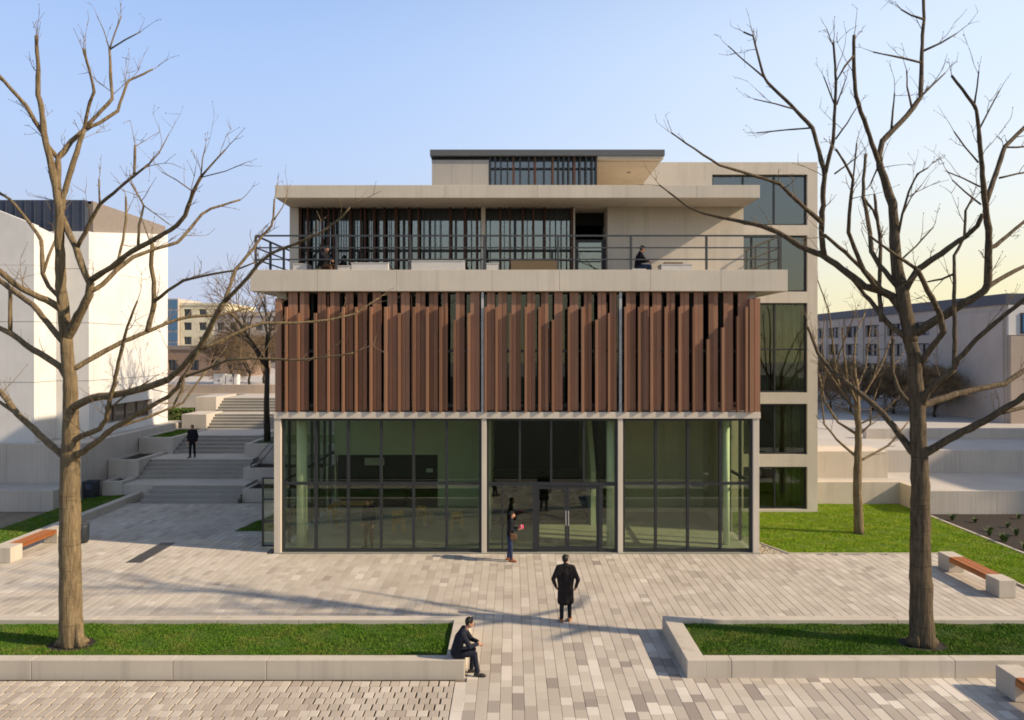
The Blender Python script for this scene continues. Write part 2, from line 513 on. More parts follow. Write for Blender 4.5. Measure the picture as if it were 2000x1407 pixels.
for k in range(9):                           # pale edging stones beside the grid pavers
    pavers.append((-1.115, 12.1 + 0.42*k, 0.26, 0.42, 1.0))
def visible(x, y):
    px = 1000 + x*FOC/y
    return 0 < px < 2000 and HOR + CAM_H*FOC/y < 1407
order = sorted(range(len(pavers)), key=lambda i: (not visible(*pavers[i][:2]), pavers[i][1]))
big = set(order[:300])
cache = {}
rest = MB(); rest.tone = []
for i, (x, y, w, l, t) in enumerate(pavers):
    dz = rp.uniform(-0.0025, 0.0025)
    key = (round(w,3), round(l,2), t)
    if key not in cache:
        cache[key] = paver_mesh(w-0.007, l-0.007, 0.05, None, t)
    pm = cache[key]
    if i in big:
        mk = ('m',)+key
        if mk not in cache: cache[mk] = pm.mesh('paver', M['paver'])
        put(cache[mk], 'paver', (x, y, dz), plaza)
    else:
        n = len(rest.v)
        rest.v += [(a+x, b+y, c+dz) for a, b, c in pm.v]
        rest.f += [tuple(q+n for q in f) for f in pm.f]
        rest.tone += pm.tone
stuff(rest.build('paver_field', M['paver'], plaza))

# permeable grid pavers in front of the left planter
gridp = struct(MB().box(-24, -1.25, 11.5, PL0-0.02, -0.078, -0.026).build('grid_paving', M['slot']), 'small stone pavers with open dark joints')
gp = []
row = 0; y = 12.3
while y < PL0 - 0.12:
    x = -1.262
    if row % 2:
        gp.append((x - 0.048, y, 0.095, 0.245, 0.5)); x -= 0.125
    while x > -14:
        w = 0.185 + rp.uniform(-0.012, 0.02)
        gp.append((x - w/2, y, w, 0.245, round(min(1, max(0, rp.gauss(0.45, 0.3)))*6)/6))
        x -= w + rp.choice((0.014, 0.028, 0.038))
    y += 0.253; row += 1
order = sorted(range(len(gp)), key=lambda i: (not visible(*gp[i][:2]), gp[i][1]))
big = set(order[:300]); rest = MB(); rest.tone = []
for i, (x, y, w, l, t) in enumerate(gp):
    key = (round(w,2), round(l,2), t, 'g')
    if key not in cache: cache[key] = paver_mesh(round(w,2), l-0.004, 0.05, None, t)
    pm = cache[key]; dz = rp.uniform(-0.004, 0.003)
    if i in big:
        mk = ('m',)+key
        if mk not in cache: cache[mk] = pm.mesh('paver', M['turfpaver'])
        put(cache[mk], 'paver', (x, y, dz), gridp)
    else:
        n = len(rest.v)
        rest.v += [(a+x, b+y, c+dz) for a, b, c in pm.v]
        rest.f += [tuple(q+n for q in f) for f in pm.f]; rest.tone += pm.tone
stuff(rest.build('paver_field', M['turfpaver'], gridp))

# drain grate in the plaza
dr = thing('drain_grate', 'dark steel drain grate strip set in the plaza paving', 'drain', (-13.5, 25.9, 0))
MB().box(-13.15, -12.60, 24.35, 26.9, -0.02, 0.004).build('tray', M['drain'], dr)
for k in range(21):
    MB().box(-13.12, -12.63, 24.42 + k*0.118, 24.48 + k*0.118, 0.004, 0.012).build('bar', M['metal'], dr)

# ---------------------------------------------------------------- grass
def grass(name, label, test, bounds, z, per_m2, h, seed, w=0.016, mat='grass'):
    rs = np.random.RandomState(seed)
    x0, x1, y0, y1 = bounds
    n = int((x1-x0)*(y1-y0)*per_m2)
    P = np.column_stack([rs.uniform(x0, x1, n), rs.uniform(y0, y1, n)])
    P = P[test(P[:,0], P[:,1])]; n = len(P)
    a = rs.uniform(0, 2*np.pi, n); hh = h*rs.uniform(0.55, 1.25, n)*(0.8+0.4*np.sin(P[:,0]*3.1)*np.sin(P[:,1]*4.3+P[:,0]))
    ww = w*rs.uniform(0.6, 1.3, n)
    lean = hh*rs.uniform(0.1, 0.8, n); la = rs.uniform(0, 2*np.pi, n)
    V = np.zeros((n,3,3))
    V[:,0,0] = P[:,0]-np.cos(a)*ww; V[:,0,1] = P[:,1]-np.sin(a)*ww; V[:,0,2] = z
    V[:,1,0] = P[:,0]+np.cos(a)*ww; V[:,1,1] = P[:,1]+np.sin(a)*ww; V[:,1,2] = z
    V[:,2,0] = P[:,0]+np.cos(la)*lean; V[:,2,1] = P[:,1]+np.sin(la)*lean; V[:,2,2] = z+hh
    me = bpy.data.meshes.new(name)
    me.vertices.add(n*3); me.vertices.foreach_set('co', V.reshape(-1))
    me.loops.add(n*3); me.loops.foreach_set('vertex_index', np.arange(n*3, dtype=np.int32))
    me.polygons.add(n); me.polygons.foreach_set('loop_start', np.arange(0, n*3, 3, dtype=np.int32))
    at = me.attributes.new('tone', 'FLOAT', 'FACE'); at.data.foreach_set('value', rs.uniform(0, 1, n).astype(np.float32))
    me.materials.append(M[mat]); me.update(); me.validate()
    o = bpy.data.objects.new(name, me); scene.collection.objects.link(o)
    return stuff(o, label, 'grass')

TREE_L = (-10.41, 16.95); TREE_R = (9.70, 16.95); TREE_S = (13.62, 28.15)
def hole(x, y, c, r): return (x-c[0])**2 + ((y-c[1])*1.3)**2 > r*r

def planter(label, segs, side_x, x_out, grass_label, tree, seed):
    r = thing('raised_planter', label, 'planter', (side_x, PL0, 0), 'long raised lawn planters on the plaza')
    s = 1 if x_out > side_x else -1
    for a, b in zip(segs[:-1], segs[1:]):
        lo, hi = min(a,b)+0.004, max(a,b)-0.004
        MB().box(lo, hi, PL0, PL0+0.27, -0.05, 0.40).build('front_wall', M['planter'], r, bevel=0.012)
        MB().box(lo, hi, PL1-0.27, PL1, -0.05, 0.40).build('rear_wall', M['planter'], r, bevel=0.012)
    e0, e1 = sorted((side_x, side_x + s*0.42))
    MB().box(e0, e1, PL0, PL1, -0.05, 0.401).build('end_wall', M['planter'], r, bevel=0.012)
    lo, hi = sorted((side_x + s*0.40, x_out))
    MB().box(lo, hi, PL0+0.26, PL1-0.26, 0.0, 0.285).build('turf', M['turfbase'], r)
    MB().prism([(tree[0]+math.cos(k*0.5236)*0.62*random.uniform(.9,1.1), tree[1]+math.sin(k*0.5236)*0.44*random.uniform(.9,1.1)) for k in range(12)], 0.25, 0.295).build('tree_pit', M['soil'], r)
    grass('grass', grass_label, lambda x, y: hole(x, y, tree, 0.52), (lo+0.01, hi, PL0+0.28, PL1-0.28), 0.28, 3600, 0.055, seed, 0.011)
planter('pale concrete planter with lawn and tan-barked tree, ending beside the sitting man', [-1.46, -5.43, -7.5, -10.63, -13.6, -17], LPX, -17,
        'lawn around the tan-barked tree in the planter beside the sitting man', TREE_L, 3)
planter('pale concrete planter with lawn and brown tree, crossed by branch shadows', [4.28, 4.85, 9.79, 13.2, 17], RPX, 17,
        'lawn around the brown tree in the planter crossed by branch shadows', TREE_R, 4)

# lawn beside the tower, soil bed, gravel strip
def lawn_poly(x, y):
    a = (y > 25.45) & (x > 9.05 + np.clip((27.6-y)/2.1, 0, 1)*0.75) & (x < 18.05) & ~((x < 13.75) & (y > 31.75))
    b = (y <= 25.45) & (x > 15.72) & (x < 18.05)
    return (a | b) & hole(x, y, TREE_S, 0.22)
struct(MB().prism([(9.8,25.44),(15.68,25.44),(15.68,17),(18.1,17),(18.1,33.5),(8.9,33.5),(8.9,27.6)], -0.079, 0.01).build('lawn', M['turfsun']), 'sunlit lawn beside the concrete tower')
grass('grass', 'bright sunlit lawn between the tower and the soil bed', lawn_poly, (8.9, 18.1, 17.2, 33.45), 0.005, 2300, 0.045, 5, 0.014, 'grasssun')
ed = thing('lawn_edging', 'thin pale stone strip edging the sunlit lawn', 'edging', (9.8,25.4,0))
MB().box(9.8, 15.7, 25.40, 25.46, -0.05, 0.03).build('strip', M['planter'], ed)
MB().box(15.62, 15.70, 17, 25.39, -0.05, 0.03).build('strip', M['planter'], ed)
MB().box(18.08, 18.18, 17, 31.3, -0.05, 0.05).build('strip', M['planter'], ed)
MB().bar((9.82,25.46,0.0), (8.92,27.62,0.0), 0.06, 0.06).build('strip', M['planter'], ed)
struct(MB().prism([(18.18,16),(34,16),(34,31.4),(18.18,31.4)], -0.079, 0.02).build('soil_bed', M['soil']), 'dark bare soil bed with young plants')
gr = MB(); rg = random.Random(5)
for k in range(900):
    u, v = rg.random(), rg.random()
    x = 8.86 + u*0.95; y = 25.47 + v*2.2
    if (x-8.86)/0.95 + (y-25.47)/2.2 > 0.97: continue
    gr.ball((x, y, -0.02), rg.uniform(0.02, 0.045), (1, 1, 0.7), 6, 4)
struct(MB().prism([(8.84,25.46),(9.80,25.46),(8.84,27.7)], -0.079, -0.03).build('gravel_bed', M['sand']))
stuff(gr.build('gravel', M['gravel']), 'pale pebble strip beside the glass corner', 'gravel')

def tuft(name, label, x, y, z, h, n, seed, mat, group, cat='plant'):
    rs = random.Random(seed); m = MB()
    for k in range(n):
        a = rs.uniform(0, 6.283); l = h*rs.uniform(0.6, 1.1); out = l*rs.uniform(0.2, 0.8); w = 0.03*rs.uniform(0.6, 1.3)
        dx, dy = math.cos(a), math.sin(a); sx, sy = -dy*w, dx*w
        b = len(m.v); ox, oy = x + dx*0.03, y + dy*0.03
        m.v += [(ox-sx*0.4, oy-sy*0.4, z), (ox+sx*0.4, oy+sy*0.4, z), (x+dx*out*0.5+sx, y+dy*out*0.5+sy, z+l*0.6),
                (x+dx*out*0.5-sx, y+dy*out*0.5-sy, z+l*0.6), (x+dx*out, y+dy*out, z+l*0.85)]
        m.f += [(b,b+1,b+2,b+3), (b+3,b+2,b+4)]
    r = thing(name, label, cat, (x, y, z), group)
    m.build('leaves', mat, r)
    MB().tube([(x,y,z-0.02),(x,y,z+h*0.3)], [0.012,0.006], 5).build('stem', M['twigbrown'], r)
    return r
spots = [(1905,1022),(1968,1032),(1945,1060),(1985,1048),(1860,1018),(1990,1015),(1935,1040),(1915,1048),(1895,1058),(1975,1075)]
for i, (px, py) in enumerate(spots):
    Y = CAM_H*FOC/(py-HOR); x = (px-1000)*Y/FOC
    if x < 18.35: x = 18.5
    tuft('young_plant', 'small young green plant in the dark soil bed', x, Y, 0.02, rg.uniform(0.22, 0.42), 26, i, M['leaf'], 'young plants in the soil bed')

# left lawn strip with kerb, small lawn beside the building
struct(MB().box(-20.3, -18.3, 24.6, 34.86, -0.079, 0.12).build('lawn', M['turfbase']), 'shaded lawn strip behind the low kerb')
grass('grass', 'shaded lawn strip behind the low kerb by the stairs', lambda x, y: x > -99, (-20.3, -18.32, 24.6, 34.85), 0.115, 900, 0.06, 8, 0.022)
kb = thing('kerb_wall', 'low pale concrete kerb wall along the shaded lawn strip', 'kerb', (-18.1, 24, 0))
for k in range(4):
    MB().box(-18.32, -17.98, 24.6+2.57*k+0.005, 24.6+2.57*(k+1)-0.005, -0.06, 0.30).build('segment', M['planter'], kb, bevel=0.012)
struct(MB().prism([(-11.05,28.55),(-8.7,28.55),(-8.7,33.6),(-9.9,33.6)], -0.079, 0.02).build('lawn', M['turfbase']), 'small triangular lawn beside the glazed hall')
grass('grass', 'small triangular shaded lawn beside the glazed hall', lambda x, y: x > -11.05 + (y-28.55)*0.23, (-11.0, -8.72, 28.57, 33.55), 0.015, 900, 0.06, 9, 0.022)

# ---------------------------------------------------------------- stairs and stepped planters on the left
def flight(x0, x1, y0, z0, n, rise, tread, land, label):
    s = bpy.data.objects.new('stair_flight', None); scene.collection.objects.link(s)
    s['kind'] = 'structure'; s['label'] = label
    for k in range(n):
        ya = y0 + k*tread
        yb = ya + tread if k < n-1 else land
        MB().box(x0, x1, ya, yb + (0.02 if k < n-1 else 0), -0.07 if k == 0 else z0 + (k-1)*rise, z0 + (k+1)*rise - 0.05).build('riser', M['step'], s)
        MB().box(x0-0.003, x1+0.003, ya-0.025, yb, z0 + (k+1)*rise - 0.05, z0 + (k+1)*rise).build('step', M['upperpave' if k == n-1 else 'step'], s)
flight(-17.45, -12.9, 33.7, 0.0, 4, 0.165, 0.36, 36.4, 'lowest concrete stair flight with wide landing')
flight(-18.95, -13.6, 36.4, 0.66, 5, 0.166, 0.30, 39.5, 'second concrete stair flight below the standing man')
flight(-18.6, -14.35, 39.5, 1.49, 5, 0.165, 0.36, 44.2, 'third concrete stair flight behind the standing man')
flight(-18.75, -9.0, 44.2, 2.315, 5, 0.165, 0.28, 46.6, 'fourth concrete stair flight with sunlit cheek')
flight(-19.2, -9.0, 46.6, 3.14, 5, 0.168, 0.30, 52.0, 'topmost concrete stair flight leading to the upper square')

def trough(label, x0, x1, y0, y1, z, soil=None, wall=0.22, group='stepped concrete planters beside the stairs'):
    r = thing('stepped_planter', label, 'planter', (x0, y0, 0), group)
    if soil is None:
        MB().box(x0, x1, y0, y1, -0.07, z).build('block', M['wallcon'], r, bevel=0.012); return r
    MB().box(x0, x1, y0, y0+wall, -0.07, z).build('wall', M['wallcon'], r)
    MB().box(x0, x1, y1-wall, y1, -0.07, z).build('wall', M['wallcon'], r)
    MB().box(x0, x0+wall, y0+wall, y1-wall, -0.07, z).build('wall', M['wallcon'], r)
    MB().box(x1-wall, x1, y0+wall, y1-wall, -0.07, z).build('wall', M['wallcon'], r)
    MB().box(x0+wall, x1-wall, y0+wall, y1-wall, -0.07, z-0.1).build('soil', M[soil], r)
    return r
trough('lowest stepped concrete planter behind the dark bin', -19.95, -18.97, 34.9, 36.38, 0.80, 'soil')
trough('plain concrete cheek block beside the lowest stair flight', -18.95, -17.47, 34.9, 36.36, 0.66)
trough('middle stepped concrete planter beside the second stair flight', -20.5, -18.98, 36.4, 39.38, 1.62, 'soil')
trough('tall stepped concrete planter with grass beside the standing man', -20.5, -18.63, 39.4, 44.0, 2.38, 'turfbase')
grass('grass', 'small grass patch in the tall stepped planter by the stairs', lambda x, y: x > -99, (-20.26, -18.87, 39.64, 43.76), 2.28, 700, 0.12, 12, 0.025)
trough('pale concrete cheek block beside the fourth stair flight', -20.3, -18.78, 44.05, 46.55, 3.22)
trough('uppermost pale concrete cheek block beside the topmost flight', -20.6, -19.23, 46.6, 50, 4.12)
trough('low concrete planter with soil beside the stairs and glazed hall', -12.88, -9.3, 34.2, 36.2, 0.55, 'soil')
trough('mid-height concrete planter with soil beside the glazed hall', -13.58, -9.3, 36.22, 38.4, 1.22, 'soil')
trough('tall concrete planter holding the dark bare tree', -14.33, -9.3, 38.42, 43.6, 2.15, 'turfbase')

hr = thing('stair_handrail', 'thin dark steel stair handrail beside the glazed hall', 'handrail', (-13.0, 36.3, 0))
for dx in (0.0, 0.35):
    MB().tube([(-13.3+dx,36.4,1.3),(-12.9+dx,38.4,2.3),(-12.9+dx,39.4,3.05)], [0.022]*3, 6).build('rail', M['rail'], hr)
    MB().tube([(-13.28+dx,36.5,1.12),(-13.28+dx,36.5,1.35)], [0.02]*2, 6).build('post', M['rail'], hr)
    MB().tube([(-12.9+dx,38.45,2.1),(-12.9+dx,38.45,2.33)], [0.02]*2, 6).build('post', M['rail'], hr)

# ---------------------------------------------------------------- retaining walls and upper squares
def rwall(label, x0, x1, y0, y1, z0, z1, seg=3.0, mat='wallcon', along='x'):
    r = thing('retaining_wall', label, 'wall', (x0, y0, z0))
    L = (x1-x0) if along == 'x' else (y1-y0)
    n = max(1, round(L/seg))
    for k in range(n):
        a, b = L*k/n + 0.006, L*(k+1)/n - 0.006
        if along == 'x': MB().box(x0+a, x0+b, y0, y1, z0, z1).build('panel', M[mat], r)
        else: MB().box(x0, x1, y0+a, y0+b, z0, z1).build('panel', M[mat], r)
    return r
rwall('low concrete wall in front of the white building', -42, -20.55, 32.1, 32.5, -0.07, 0.90)
struct(MB().box(-42, -20.58, 32.5, 34.18, -0.07, 0.85).build('terrace', M['upperpave']), 'narrow paved terrace below the white building')
rwall('tall concrete wall below the white building', -42, -20.55, 34.2, 34.6, -0.07, 2.72, 3.4)
rwall('concrete wall flanking the stepped planters', -20.95, -20.55, 34.62, 46, -0.07, 2.72, 3.8, along='y')
struct(MB().box(-60, -20.96, 34.61, 60, -0.07, 2.60).build('podium', M['upperpave']), 'paved podium around the white building')
struct(MB().box(-140, -9.0, 52.0, 400, -0.07, 3.975).build('upper_square', M['upperpave']), 'upper paved ground behind the stairs')
rwall('long low pinkish wall above the topmost stairs', -26, -9.2, 52.3, 52.7, 3.975, 4.62, 4.0, 'pinkcon')
MB().box(-16.6, -15.3, 52.25, 52.298, 3.99, 4.5).build('panel', M['white'], bpy.data.objects['retaining_wall.003'])

rwall('sunlit low concrete wall behind the lawn', 13.62, 18.12, 33.5, 33.9, -0.07, 1.03, 3.1, 'concrete')
rwall('low concrete wall behind the soil bed', 18.12, 40, 31.4, 31.8, -0.07, 1.03, 3.0)
rwall('short concrete return wall at the corner of lawn and soil bed', 18.10, 18.5, 31.81, 33.88, -0.07, 1.029, 3.0, 'concrete', along='y')
struct(MB().box(18.5, 60, 31.8, 36.3, -0.07, 1.00).box(13.62, 18.1, 33.9, 34.7, -0.07, 1.00).box(18.1, 18.5, 33.88, 36.3, -0.07, 1.0).build('terrace', M['upperpave']), 'paved terrace above the soil bed')
rwall('sunlit tall concrete wall behind the lawn', 13.62, 18.2, 34.7, 36.6, 1.0, 2.29, 4.6, 'concrete')
rwall('long grey concrete wall across the paved terrace', 18.25, 60, 36.3, 36.7, 1.0, 2.12, 4.2)
struct(MB().box(13.62, 140, 36.7, 400, -0.07, 2.05).build('upper_square', M['upperpave']), 'upper paved ground behind the lawn')
rwall('distant low grey wall in front of the office block', 20.5, 60, 41.5, 41.9, 2.05, 2.62, 6)
# ---------------------------------------------------------------- main building
FX = lambda px: (px - 1000) * 25.5 / FOC       # facade plane, metres
FZ = lambda py: CAM_H - (py - HOR) * 25.5 / FOC
B = thing('modern_building', 'modern concrete and glass building with red-brown vertical timber screen', 'building', (0, 30, 0))
BL, BR, Y0, YB = -8.47, 8.80, 25.5, 40.6       # left, right, front, back
ZG, ZB, ZT = 4.79, 5.02, 9.30                  # hall glass top, beam top, timber top

# hall: columns, beam, slabs
for a, b in ((535,548.5),(940.5,950),(1207,1216.5),(1471,1483)):
    MB().box(FX(a), FX(b), Y0, Y0+0.30, 0, ZG).build('column', M['slab'], B, bevel=0.01)
MB().box(BL, FX(1485), Y0-0.04, Y0+0.55, ZG, ZB).build('beam', M['slab'], B, bevel=0.01)
MB().box(BL+0.02, BR-0.02, Y0+0.55, YB, ZG+0.02, ZB-0.01).build('floor_slab', M['intwall'], B)
MB().box(BL, BR, Y0-0.02, YB, -0.07, 0.012).build('hall_floor', M['intfloor'], B)
MB().box(BL, BR, YB-0.3, YB, 0.012, 9.3).build('rear_wall', M['concrete'], B)

def mull(x, z0, z1, w=0.09, d=0.14, y=None, name='mullion'):
    y = Y0+0.10 if y is None else y
    MB().box(x-w/2, x+w/2, y, y+d, z0, z1).build(name, M['metal'], B)
def trans(x0, x1, z, h=0.09, d=0.13, y=None, name='transom'):
    y = Y0+0.105 if y is None else y
    MB().box(x0, x1, y, y+d, z-h/2, z+h/2).build(name, M['metal'], B)
def pane(x0, x1, z0, z1, y=None, mat='glass', name='glass_pane'):
    y = Y0+0.17 if y is None else y
    MB().box(x0, x1, y, y+0.012, z0, z1).build(name, M[mat], B)

ZTR = FZ(946)
def bay(edges, z0=0.09, door=False):
    xs = [FX(e) for e in edges]
    trans(xs[0], xs[-1], ZTR); trans(xs[0], xs[-1], ZG-0.045, 0.09); trans(xs[0], xs[-1], 0.06, 0.10)
    for x in xs:
        mull(x, 0.012, ZG-0.001)
    for a, b in zip(xs[:-1], xs[1:]):
        pane(a+0.04, b-0.04, 0.11, ZTR-0.04); pane(a+0.04, b-0.04, ZTR+0.04, ZG-0.09)
bay((550.5, 615, 678.5, 743, 806.7, 871.6, 937.5))
bay((1219, 1282, 1345, 1409, 1469))
# middle bay with double door
xs = [FX(e) for e in (952.5, 1015.5, 1077, 1141, 1204)]
trans(xs[0], xs[-1], ZG-0.045); trans(xs[0], xs[-1], ZTR-0.02, 0.12)
for x in xs: mull(x, ZTR, ZG-0.001, 0.075)
for a, b in zip(xs[:-1], xs[1:]): pane(a+0.035, b-0.035, ZTR+0.04, ZG-0.09)
lx = [FX(e) for e in (952.5, 981, 1045, 1174, 1204)]
for x, w in zip(lx, (0.08, 0.06, 0.15, 0.13, 0.08)): mull(x, 0.012, ZTR-0.001, w, 0.15)
for a, b in ((lx[0],lx[1]),(lx[1],lx[2]),(lx[3],lx[4])):
    trans(a, b, 0.05, 0.08); pane(a+0.03, b-0.03, 0.09, ZTR-0.08)
for s, (a, b) in ((1, (lx[2]+0.08, FX(1108)-0.006)), (-1, (FX(1108)+0.006, lx[3]-0.07))):
    d = MB()
    y = Y0+0.12
    d.box(a, a+0.075, y, y+0.07, 0.02, ZTR-0.09).box(b-0.075, b, y, y+0.07, 0.02, ZTR-0.09)
    d.box(a+0.075, b-0.075, y, y+0.07, 0.02, 0.20).box(a+0.075, b-0.075, y, y+0.07, ZTR-0.19, ZTR-0.09)
    dd = d.build('door', M['metal'], B)
    p = MB().box(a+0.07, b-0.07, y+0.03, y+0.042, 0.19, ZTR-0.18).build('glass_pane', M['glass'], dd)
    hx = b-0.04 if s > 0 else a+0.04
    MB().tube([(hx,y-0.01,0.95),(hx,y-0.07,0.97),(hx,y-0.07,1.45),(hx,y-0.01,1.47)], [0.014]*4, 6).build('handle', M['postsilver'], dd)

# glazed hall sides
for X, nm in ((BL+0.12, 0), (BR-0.16, 1)):
    n = 7 if nm == 0 else 2; SPAN = 7.1 if nm == 0 else 2.6
    for k in range(n+1):
        y = Y0+0.32 + SPAN*k/n
        MB().box(X-0.05, X+0.05, y, y+0.08, 0.012, ZG).build('mullion', M['metal'], B)
        if k < n:
            y1 = Y0+0.32 + SPAN*(k+1)/n
            MB().box(X-0.006, X+0.006, y+0.08, y1, 0.06, ZG-0.04).build('glass_pane', M['glass'], B)
    MB().box(X-0.045, X+0.045, Y0+0.33, Y0+0.33+SPAN, ZTR-0.045, ZTR+0.045).build('transom', M['metal'], B)
MB().box(BR-0.28, BR-0.02, Y0+3.05, YB-0.3, 0.012, ZG+0.02).build('side_wall', M['slab'], B)
# interior of the hall
YW = 33.0
iw = MB()
iw.box(BL+0.3, -8.1, YW, YW+0.2, 0.012, ZG+0.02).box(-8.1, -3.42, YW, YW+0.2, 2.38, ZG+0.02).box(-3.42, -1.0, YW, YW+0.2, 0.012, ZG+0.02)
iw.build('hall_wall', M['intwall'], B)
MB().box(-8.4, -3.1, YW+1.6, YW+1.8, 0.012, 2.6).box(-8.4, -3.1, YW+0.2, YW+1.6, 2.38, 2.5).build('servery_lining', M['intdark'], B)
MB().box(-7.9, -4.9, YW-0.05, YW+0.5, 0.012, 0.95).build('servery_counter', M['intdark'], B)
MB().box(-6.97, -6.05, YW+0.9, YW+0.94, 1.75, 2.1).build('notice_panel', M['screen'], B)
MB().box(-4.05, -3.75, YW+0.9, YW+0.94, 1.42, 1.60).build('notice_panel', M['screen'], B)
MB().box(4.2, BR-0.3, YW, YW+0.2, 0.012, ZG+0.02).build('hall_wall', M['intwall'], B)
MB().box(4.2, 4.4, 29.5, YW, 0.012, ZG+0.02).build('hall_wall', M['intwall'], B)
MB().box(-1.0, -0.85, 28.8, YW+2.2, 0.012, ZG+0.02).build('hall_wall', M['intwall'], B)
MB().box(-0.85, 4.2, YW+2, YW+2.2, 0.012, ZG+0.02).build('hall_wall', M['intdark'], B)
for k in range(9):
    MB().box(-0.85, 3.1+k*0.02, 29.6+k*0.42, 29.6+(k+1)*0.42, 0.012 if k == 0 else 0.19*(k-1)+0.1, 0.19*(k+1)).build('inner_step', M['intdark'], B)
MB().poly_ext([(3.25,29.5,0.012),(3.25,YW+1.9,0.012),(3.25,YW+1.9,ZG),(3.25,31.5,ZG),(3.25,29.5,2.2)], (0.2,0,0)).build('stair_wall', M['intwall'], B)
for x, y, r in ((-7.75, 26.45, 0.19), (3.62, 26.4, 0.14), (7.95, 26.6, 0.12)):
    MB().tube([(x,y,0.012),(x,y,ZG)], [r,r], 20).build('inner_column', M['intpale'], B, smooth=True)

# timber storey: glazing, boards, battens
YT = Y0 + 0.62
MB().box(BL+0.1, BR-0.05, YT, YT+0.10, ZB, ZB+0.30).build('glazing_sill', M['finwood'], B)
for k in range(17):
    x = BL+0.12 + (BR-BL-0.24)*k/16
    MB().box(x-0.035, x+0.035, YT, YT+0.12, ZB+0.30, ZT-0.02).build('mullion', M['metal'], B)
    if k < 16:
        x1 = BL+0.12 + (BR-BL-0.24)*(k+1)/16
        for z0, z1 in ((ZB+0.31, 7.14), (7.24, ZT-0.02)):
            MB().box(x+0.036, x1-0.036, YT+0.05, YT+0.06, z0, z1).build('glass_pane', M['glassdark'], B)
MB().box(BL+0.1, BR-0.05, YT-0.01, YT+0.11, 7.15, 7.23).build('transom', M['metal'], B)
for z in (7.19, ZB+0.22):
    MB().box(BL+0.02, BR, Y0+0.14, Y0+0.20, z-0.045, z+0.045).build('screen_rail', M['metal'], B)
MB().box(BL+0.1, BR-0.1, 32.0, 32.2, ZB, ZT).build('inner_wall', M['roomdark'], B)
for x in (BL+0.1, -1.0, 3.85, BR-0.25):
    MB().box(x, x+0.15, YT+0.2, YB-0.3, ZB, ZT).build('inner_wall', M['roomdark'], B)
for px in (942.5, 1212):
    MB().box(FX(px)-0.045, FX(px)+0.045, Y0-0.02, Y0+0.14, ZB, ZT).build('screen_post', M['postsilver'], B)
rt = random.Random(21)
def module(px, bw=14.0, gap=None, top=None, board=True):
    """one narrow proud batten and the wide board to its right"""
    x = FX(px); w = rt.uniform(0.07, 0.105)
    tz = top if top else (FZ(600) if rt.random() < 0.75 else FZ(rt.choice((612, 592, 625))))
    MB().box(x-w/2, x+w/2, Y0-0.11, Y0+0.035, ZB+0.003, tz).build('batten', M['batten'], B)
    a = x + w/2 + 0.004
    for k in range(2):                             # two planks side by side, slightly out of plane
        pw = bw*0.0091*rt.uniform(0.95, 1.32); y = Y0 + 0.04 + rt.uniform(0, 0.035)
        MB().box(a, a+pw, y, Y0+0.13, ZB+0.04+rt.uniform(0, 0.012), ZT-0.01).build('plank', M['timber'], B)
        a += pw + rt.uniform(0.006, 0.012)
    if rt.random() < 0.3:                          # thin set-back strip closing part of the gap
        g = a + rt.uniform(0.01, 0.03)
        MB().box(g, g+rt.uniform(0.03, 0.06), Y0+0.21, Y0+0.27, ZB+0.30, FZ(rt.choice((575, 590, 640)))).build('plank', M['timber'], B)
MB().box(FX(537), FX(549), Y0+0.02, Y0+0.3, ZB+0.003, FZ(583)).build('board', M['timber'], B)
for k, px in enumerate((560, 583, 617, 642, 671, 696, 725, 754, 780, 809, 835, 861, 888, 916)):
    module(px, 14 if px != 861 else 9)
for px in (948.5, 970, 997, 1027, 1054, 1080, 1111, 1138, 1165, 1189): module(px, 13.5)
for px, t in ((1221,0),(1248,0),(1272,0),(1300,0),(1327,0),(1354,0),(1382,FZ(663)),(1411,FZ(640)),(1440,FZ(618))): module(px, 15, top=t)
MB().box(FX(1457)-0.05, FX(1457)+0.04, Y0-0.12, Y0+0.03, ZB+0.003, FZ(600)).build('batten', M['batten'], B)
MB().box(FX(1462), FX(1471), Y0-0.13, Y0+0.13, ZB+0.003, FZ(585)).build('batten', M['batten'], B)
MB().box(FX(1474), FX(1484.5), Y0-0.02, Y0+0.3, ZB+0.003, FZ(583)).build('board', M['timber'], B)

# terrace slab: fascia panels, soffit, deck
TX0, TX1, TY0 = -9.27, 9.76, 25.38
joints = [TX0, -6.9, -4.1, -0.72, 1.68, 4.9, 7.4, TX1]
for a, b in zip(joints[:-1], joints[1:]):
    MB().box(a+0.004 if a != TX0 else a, b-0.004 if b != TX1 else b, TY0, TY0+0.30, ZT+0.012, 10.07).build('fascia_panel', M['slab'], B, bevel=0.008)
MB().box(TX0+0.002, TX0+0.3, TY0+0.302, 41, ZT+0.012, 10.069).build('fascia_panel', M['slab'], B)
MB().box(TX1-0.3, TX1-0.002, TY0+0.302, 41, ZT+0.012, 10.069).build('fascia_panel', M['slab'], B)
MB().box(TX0+0.01, TX1-0.01, TY0+0.31, 40.99, ZT+0.02, 9.75).build('terrace_deck', M['slab'], B)
MB().box(BL, BL+0.35, Y0+0.31, 40.9, FZ(583), ZT+0.018).build('edge_beam', M['slab'], B)
MB().box(BR-0.35, BR, Y0+0.31, 40.9, FZ(583), ZT+0.018).build('edge_beam', M['slab'], B)

